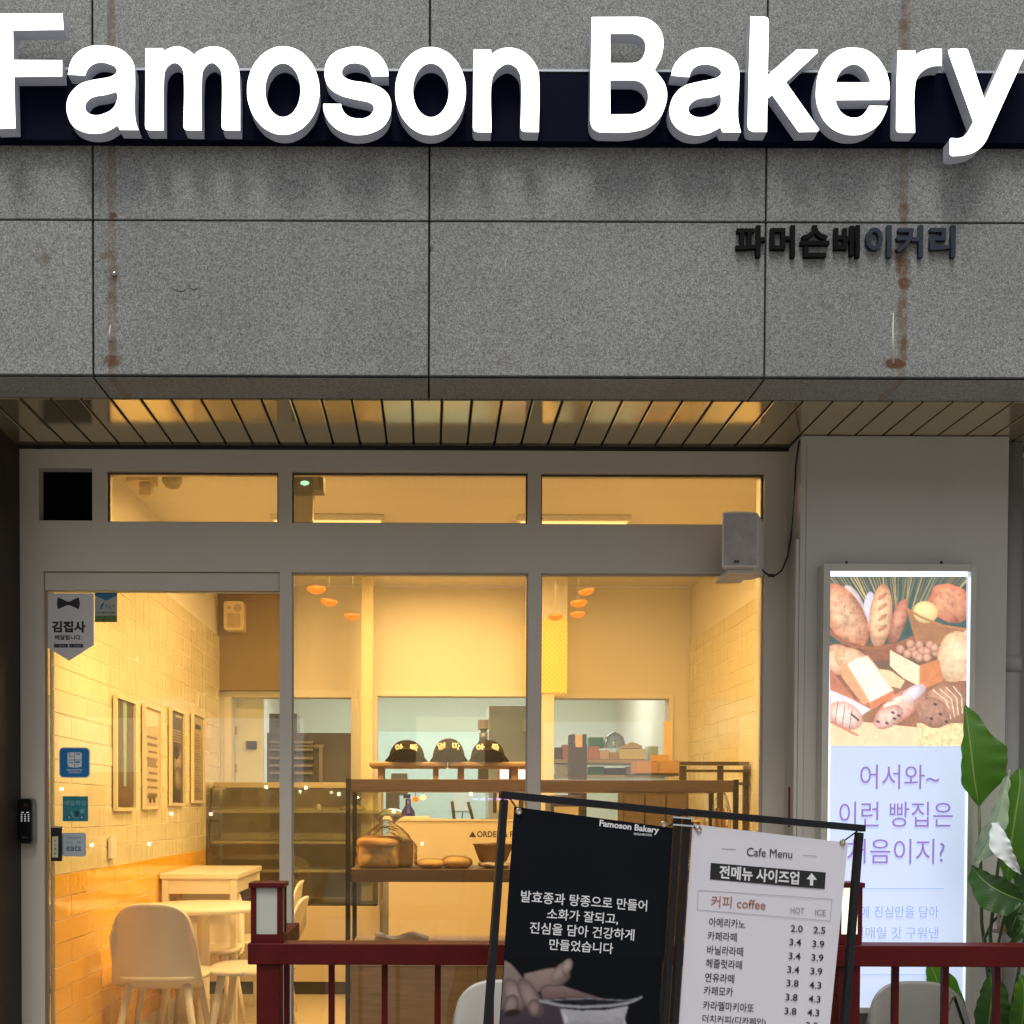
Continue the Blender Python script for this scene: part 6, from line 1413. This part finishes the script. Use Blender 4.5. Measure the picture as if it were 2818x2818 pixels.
hc.ell(225, 1610, 50, 74, 8, (188, 150, 146), (96, 70, 70), .06); hc.ell(380, 1630, 44, 62, -10, (184, 146, 140), (90, 64, 64), .06)
hc.ell(235, 1660, 52, 24, -10, (62, 44, 46)); hc.line([(415, 1500), (420, 1580)], 7, (100, 68, 72)); hc.line([(576, 1515), (590, 1570)], 5, (118, 84, 88))
hc.ell(760, 1590, 320, 26, -1, (44, 46, 50), (20, 22, 26), .5)
hc.line([(415, 1580), (560, 1612), (700, 1622), (900, 1612), (1010, 1596)], 18, (178, 180, 188)); hc.line([(1000, 1600), (1060, 1580), (1108, 1556)], 12, (196, 198, 204)); hc.line([(420, 1580), (560, 1572), (760, 1566), (1000, 1580), (1100, 1560)], 7, (150, 152, 160))
hc.poly([(555, 1632), (700, 1645), (880, 1640), (1020, 1612), (1000, 1700), (1025, 1760), (980, 1900), (1010, 1990), (640, 1990), (600, 1780)], (200, 200, 212), .16, c1=(120, 120, 138), k=30)
hc.poly([(1000, 1700), (1028, 1790), (1010, 1860), (990, 1800)], (214, 214, 224), .3)
hc.poly([(555, 1632), (612, 1700), (600, 1740)], (226, 226, 236))
for _ in range(2): hc.a = (hc.a + np.roll(hc.a, 1, 0) + np.roll(hc.a, -1, 0) + np.roll(hc.a, 1, 1) + np.roll(hc.a, -1, 1)) / 5
hc.a = hc.a * .62 + hc.a.mean(2, keepdims=True) * .38; hc.a = hc.a * .68 * (1 + .10 * (rng.rand(hc.h, hc.w, 1) - .5))
hm = vcolmat('banner_photo', rough=.75, spec=.12)
def zq_(x, y): return BL(891.3 + .2839 * x, 1439.8 + .2839 * y)
TLh, TRh = Vector(BL(964.0, 1806)), Vector(BL(1249.5, 1826)); BRh, BLh = Vector(BL(1239, 2036)), Vector(BL(935.5, 2036))
# keep the print inside the sheet edges
def edge(u0, v0, u1, v1, v): return u0 + (u1 - u0) * (v - v0) / (v1 - v0)
qd = [BL(edge(970, 1522, 942, 1932, 1806) + 1, 1806), BL(edge(1269, 1562, 1245, 1932, 1806) - 1, 1806), BL(edge(1269, 1562, 1245, 1932, 2036) - 1, 2036), BL(edge(970, 1522, 942, 1932, 2036) + 1, 2036)]
hc.mesh('hand_picture', qd, bs, .0016, hm, bn)
# menu
bt('Cafe Menu', 1451.7, 1609.3, 86, 16, ink_black, wb, .055, 0)
def strip(t_, pts, mat, z=.0016, name='rule'): g = MB(); fpoly(g, [BL(*p) for p in pts], z); return put(name, g, mat, bs, t_)
strip(wb, [(1361.7, 1601.0), (1387.6, 1602.2), (1387.6, 1603.2), (1361.7, 1602)], ink_grey); strip(wb, [(1515, 1613), (1540.6, 1615), (1540.6, 1616), (1515, 1614)], ink_grey)
strip(wb, [(1340.7, 1628), (1557.3, 1646), (1555.4, 1677), (1339, 1659)], ink_black, name='black_band')
bt('전메뉴 사이즈업', 1432.5, 1651, 151, 25, ink_white, wb, .082, .03, z=.0022)
g = MB(); fpoly(g, [BL(1530.5, 1647), BL(1540.5, 1660), BL(1533.6, 1659.6), BL(1533, 1671), BL(1527, 1670.5), BL(1527.6, 1659.2), BL(1521, 1658.6)], .0022); put('arrow', g, ink_white, bs, wb)
fl_ = M('faint_line', (.36, .35, .42), .6)
for pts in (((1317, 1679), (1569.5, 1696), (1569.5, 1697), (1317, 1680)), ((1315, 1716), (1565, 1737), (1565, 1738), (1315, 1717)), ((1316.5, 1679), (1317.3, 1679), (1315.8, 1717), (1315, 1717)), ((1569, 1696), (1569.8, 1696), (1565.6, 1738), (1564.8, 1738))): strip(wb, pts, fl_)
bt('커피 coffee', 1393, 1703.5, 103, 22, ink_brown, wb, .066, .006)
bt('HOT', 1504, 1718, 26, 11, ink_grey, wb, .05, 0); bt('ICE', 1547.4, 1721.7, 20, 11, ink_grey, wb, .05, 0)
for (tx, u, v, w_) in (('아메리카노', 1371.6, 1741.6, 68), ('카페라떼', 1362.3, 1766.9, 55), ('바닐라라떼', 1367.7, 1793.6, 68), ('헤즐럿라떼', 1365.6, 1818.8, 68), ('연유라떼', 1357.3, 1845.2, 55), ('카페모카', 1355.2, 1869.9, 55), ('카라멜마키아또', 1374.3, 1899.1, 96), ('더치커피(디카페인)', 1385, 1926, 120)):
    bt(tx, u, v, w_, 17, ink_black, wb, .062, .006)
hot = [(1502.8, 1752, '2.0'), (1500, 1777.6, '3.4'), (1498.6, 1803.8, '3.4'), (1496.3, 1829.3, '3.4'), (1494.9, 1854.9, '3.8'), (1492.9, 1881.5, '3.8'), (1490.9, 1907.7, '3.8')]
ice = [(1545.4, 1754.9, '2.5'), (1543.4, 1781, '3.9'), (1541.7, 1806.6, '3.9'), (1539.7, 1832.4, '3.9'), (1537.8, 1858.6, '4.3'), (1536.3, 1884.7, '4.3'), (1534, 1910.5, '4.3'), (1531, 1935, '3.5')]
for (u, v, tx) in hot + ice: bt(tx, u, v, 22.5, 13, ink_black, wb, .05, .008)

# ------------------------------------------------------------------ broad-leaved plant at the right
leafm = []
def leaf_material(name, c0, c1):
    m, nt, b = nodes(name); L = nt.links.new
    at = N(nt, 'ShaderNodeUVMap'); sp_ = N(nt, 'ShaderNodeSeparateXYZ'); L(at.outputs[0], sp_.inputs[0])
    w = N(nt, 'ShaderNodeMath', operation='ABSOLUTE'); sb = N(nt, 'ShaderNodeMath', operation='SUBTRACT'); L(sp_.outputs[0], sb.inputs[0]); sb.inputs[1].default_value = .5; L(sb.outputs[0], w.inputs[0])
    # side veins run out obliquely from the midrib
    ph = N(nt, 'ShaderNodeMath', operation='MULTIPLY_ADD'); L(w.outputs[0], ph.inputs[0]); ph.inputs[1].default_value = -.7; L(sp_.outputs[1], ph.inputs[2])
    mu = N(nt, 'ShaderNodeMath', operation='MULTIPLY'); L(ph.outputs[0], mu.inputs[0]); mu.inputs[1].default_value = 230
    si_ = N(nt, 'ShaderNodeMath', operation='SINE'); L(mu.outputs[0], si_.inputs[0])
    mid = N(nt, 'ShaderNodeMath', operation='LESS_THAN'); L(w.outputs[0], mid.inputs[0]); mid.inputs[1].default_value = .018
    mx = N(nt, 'ShaderNodeMix', data_type='RGBA'); mx.inputs[6].default_value = (*c0, 1); mx.inputs[7].default_value = (*c1, 1)
    f = N(nt, 'ShaderNodeMath', operation='MULTIPLY_ADD', use_clamp=True); L(si_.outputs[0], f.inputs[0]); f.inputs[1].default_value = .10; f.inputs[2].default_value = .3; L(f.outputs[0], mx.inputs[0])
    m2 = N(nt, 'ShaderNodeMix', data_type='RGBA'); L(mid.outputs[0], m2.inputs[0]); L(mx.outputs[2], m2.inputs[6]); m2.inputs[7].default_value = (.22, .32, .08, 1)
    L(m2.outputs[2], b.inputs['Base Color']); b.inputs['Roughness'].default_value = .32; b.inputs['Specular IOR Level'].default_value = .5
    bp = N(nt, 'ShaderNodeBump'); bp.inputs['Strength'].default_value = .25; bp.inputs['Distance'].default_value = .004; L(si_.outputs[0], bp.inputs['Height']); L(bp.outputs[0], b.inputs['Normal'])
    o = nt.nodes['Material Output']; tr = N(nt, 'ShaderNodeBsdfTranslucent'); L(m2.outputs[2], tr.inputs[0]); ms = N(nt, 'ShaderNodeMixShader'); ms.inputs[0].default_value = .35
    L(b.outputs[0], ms.inputs[1]); L(tr.outputs[0], ms.inputs[2]); L(ms.outputs[0], o.inputs[0]); return m
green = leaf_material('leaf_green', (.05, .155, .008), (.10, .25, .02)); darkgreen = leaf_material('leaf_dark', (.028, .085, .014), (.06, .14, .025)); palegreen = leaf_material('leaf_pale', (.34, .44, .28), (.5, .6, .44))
pt = thing('bird_of_paradise', 'tall potted plant with broad banana like leaves beside the light box', 'potted plant', (P(1890, 1800, 3.75).x, 3.76, GZ)); sync()
def leaf(mid, wl, wr, mat, fold=.25, curl=0, nu=12, nv=26, name='leaf', ruffle=.004, sd=0):
    """mid: list of (u,v,Y); wl, wr: widths left and right of the midrib in picture units along it"""
    pts = [P(*m) for m in mid]; n = len(pts) - 1
    def interp(arr, t):
        x = t * (len(arr) - 1); i = min(int(x), len(arr) - 2); f = x - i; f2 = f
        if isinstance(arr[0], Vector):
            p0, p1, p2, p3 = arr[max(i - 1, 0)], arr[i], arr[i + 1], arr[min(i + 2, len(arr) - 1)]
            return .5 * ((2 * p1) + (p2 - p0) * f + (2 * p0 - 5 * p1 + 4 * p2 - p3) * f * f + (3 * p1 - p0 - 3 * p2 + p3) * f ** 3)
        f2 = f * f * (3 - 2 * f); return arr[i] * (1 - f2) + arr[i + 1] * f2
    g = MB(); 
    def fn(a, b):
        p = interp(pts, b); d = (interp(pts, min(1, b + .02)) - interp(pts, max(0, b - .02))).normalized(); side_ = d.cross(Vector((0, 1, 0))).normalized()
        if side_.x < 0: side_ = -side_
        s_ = a * 2 - 1; wpx = interp(wr if s_ > 0 else wl, b); off = abs(s_) * wpx * PM(p.y)
        rip = ruffle * math.sin(b * 38 + sd + s_ * 2) * abs(s_) ** 2
        return p + side_ * (off if s_ > 0 else -off) + Vector((0, 1, 0)) * (-fold * abs(s_) ** 1.3 * wpx * PM(p.y) * (1 if s_ > 0 else .8) + rip + curl * abs(s_) ** 2 * .05)
    g.grid(fn, nu, nv); o = g.obj(name, mat, pt)
    uvl = o.data.uv_layers.new(name='UVMap')
    for lp_ in o.data.loops: vi = lp_.vertex_index; uvl.data[lp_.index].uv = ((vi % (nu + 1)) / nu, (vi // (nu + 1)) / nv)
    return o
base = Vector((P(1890, 1800, 3.75).x, 3.76, GZ + .30))
def stem(pts, r=.006, mat=None): g = MB(); g.tube([base + Vector((random.uniform(-.03, .03), random.uniform(-.02, .02), 0))] + [P(*p) for p in pts], [r * 1.6] + [r] * (len(pts) - 1) + [r * .7], 8); g.obj('stem', mat or M('stem_green', (.05, .09, .02), .5, var=.3), pt)
leaf([(1847, 1522, 3.76), (1838, 1470, 3.75), (1832, 1420, 3.75), (1826, 1370, 3.77), (1820, 1325, 3.80)], [2, 27, 20, 9, 0.5], [2, 56, 62, 30, 0.5], green, .22, sd=1)
stem([(1852, 1740, 3.76), (1850, 1620, 3.76), (1847, 1520, 3.76)])
leaf([(1900, 1668, 3.70), (1905, 1610, 3.69), (1915, 1540, 3.69), (1924, 1480, 3.71), (1922, 1447, 3.73)], [3, 26, 38, 26, 1], [3, 34, 52, 40, 2], green, .30, sd=2)
leaf([(1840, 1628, 3.66), (1860, 1590, 3.65), (1880, 1545, 3.66), (1893, 1490, 3.68), (1905, 1452, 3.70)], [4, 22, 18, 9, 1], [5, 22, 18, 9, 1], palegreen, .5, sd=3, ruffle=.006)
leaf([(1926, 1650, 3.62), (1906, 1622, 3.60), (1888, 1592, 3.60), (1878, 1552, 3.62)], [1, 12, 24, 8], [1, 10, 16, 6], M('leaf_underside', (.74, .80, .78), .35), .3, sd=3)
stem([(1868, 1760, 3.70), (1880, 1660, 3.68), (1888, 1598, 3.64)])
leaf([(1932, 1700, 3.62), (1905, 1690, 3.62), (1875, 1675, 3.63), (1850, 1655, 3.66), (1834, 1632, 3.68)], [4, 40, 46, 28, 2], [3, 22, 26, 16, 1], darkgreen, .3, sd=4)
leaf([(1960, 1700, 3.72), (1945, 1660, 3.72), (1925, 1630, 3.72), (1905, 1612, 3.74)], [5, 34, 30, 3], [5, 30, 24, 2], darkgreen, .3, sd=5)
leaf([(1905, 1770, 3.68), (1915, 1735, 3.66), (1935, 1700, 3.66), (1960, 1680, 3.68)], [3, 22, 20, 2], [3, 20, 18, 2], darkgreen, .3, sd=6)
leaf([(1884, 1745, 3.66), (1886, 1720, 3.65), (1882, 1700, 3.66), (1876, 1675, 3.67)], [1, 6, 7, 1], [1, 4, 4, 1], palegreen, .4, sd=7)
leaf([(1900, 1785, 3.62), (1925, 1760, 3.60), (1932, 1735, 3.62), (1912, 1722, 3.64)], [2, 10, 10, 1], [2, 10, 8, 1], darkgreen, .3, sd=8)
leaf([(1782, 1935, 3.912), (1778, 1900, 3.912), (1772, 1862, 3.913), (1762, 1835, 3.913), (1750, 1812, 3.913)], [30, 40, 30, 16, 2], [40, 44, 36, 20, 2], green, 0, sd=9, ruffle=.001)
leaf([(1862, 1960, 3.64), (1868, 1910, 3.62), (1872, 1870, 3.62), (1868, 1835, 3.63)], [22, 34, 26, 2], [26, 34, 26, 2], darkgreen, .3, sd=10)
leaf([(1925, 1960, 3.60), (1930, 1915, 3.59), (1932, 1870, 3.60), (1925, 1838, 3.62)], [20, 30, 22, 2], [20, 34, 26, 2], green, .3, sd=11)
for pts in ([(1884, 1780, 3.72), (1892, 1740, 3.7), (1905, 1690, 3.68)], [(1862, 1800, 3.74), (1858, 1770, 3.73), (1872, 1740, 3.70), (1900, 1712, 3.66)], [(1930, 1790, 3.7), (1936, 1750, 3.7), (1940, 1700, 3.7)], [(1800, 1880, 3.66), (1790, 1900, 3.64), (1780, 1930, 3.63)]): stem(pts, .005)
g = MB(); g.lathe([(0, 0), (.13, 0), (.17, .30), (.18, .31), (.18, .34), (.16, .34), (.155, .30), (0, .295)], (base.x, 3.76, GZ), 28); g.obj('pot', M('plant_pot', (.45, .38, .34), .6), pt)
# pink flower pot glimpsed between the leaves
a = wp(1888, 1690 + 34, 1918, 1757, 3.86); g = MB(); g.lathe([(.0, 0), (.026, 0), (.034, a[3] - a[2]), (.0, a[3] - a[2])], ((a[0] + a[1]) / 2, 3.88, a[2]), 18); o = g.obj('flower_pot', M('pink_pot', (.60, .33, .28), .5), None); setp(o, 'small pale pink pot glimpsed between the plant leaves', 'flower pot')
g = MB(); a2_ = wp(1884, 1757, 1932, 1762, 3.86); g.box(a2_[0], a2_[1] + .2, 3.84, 3.94, a2_[2], a2_[3]); o = g.obj('plant_shelf', M('side_shelf', (.25, .2, .17), .6), None); setp(o, 'narrow shelf carrying the pink pot behind the plant', 'shelf')
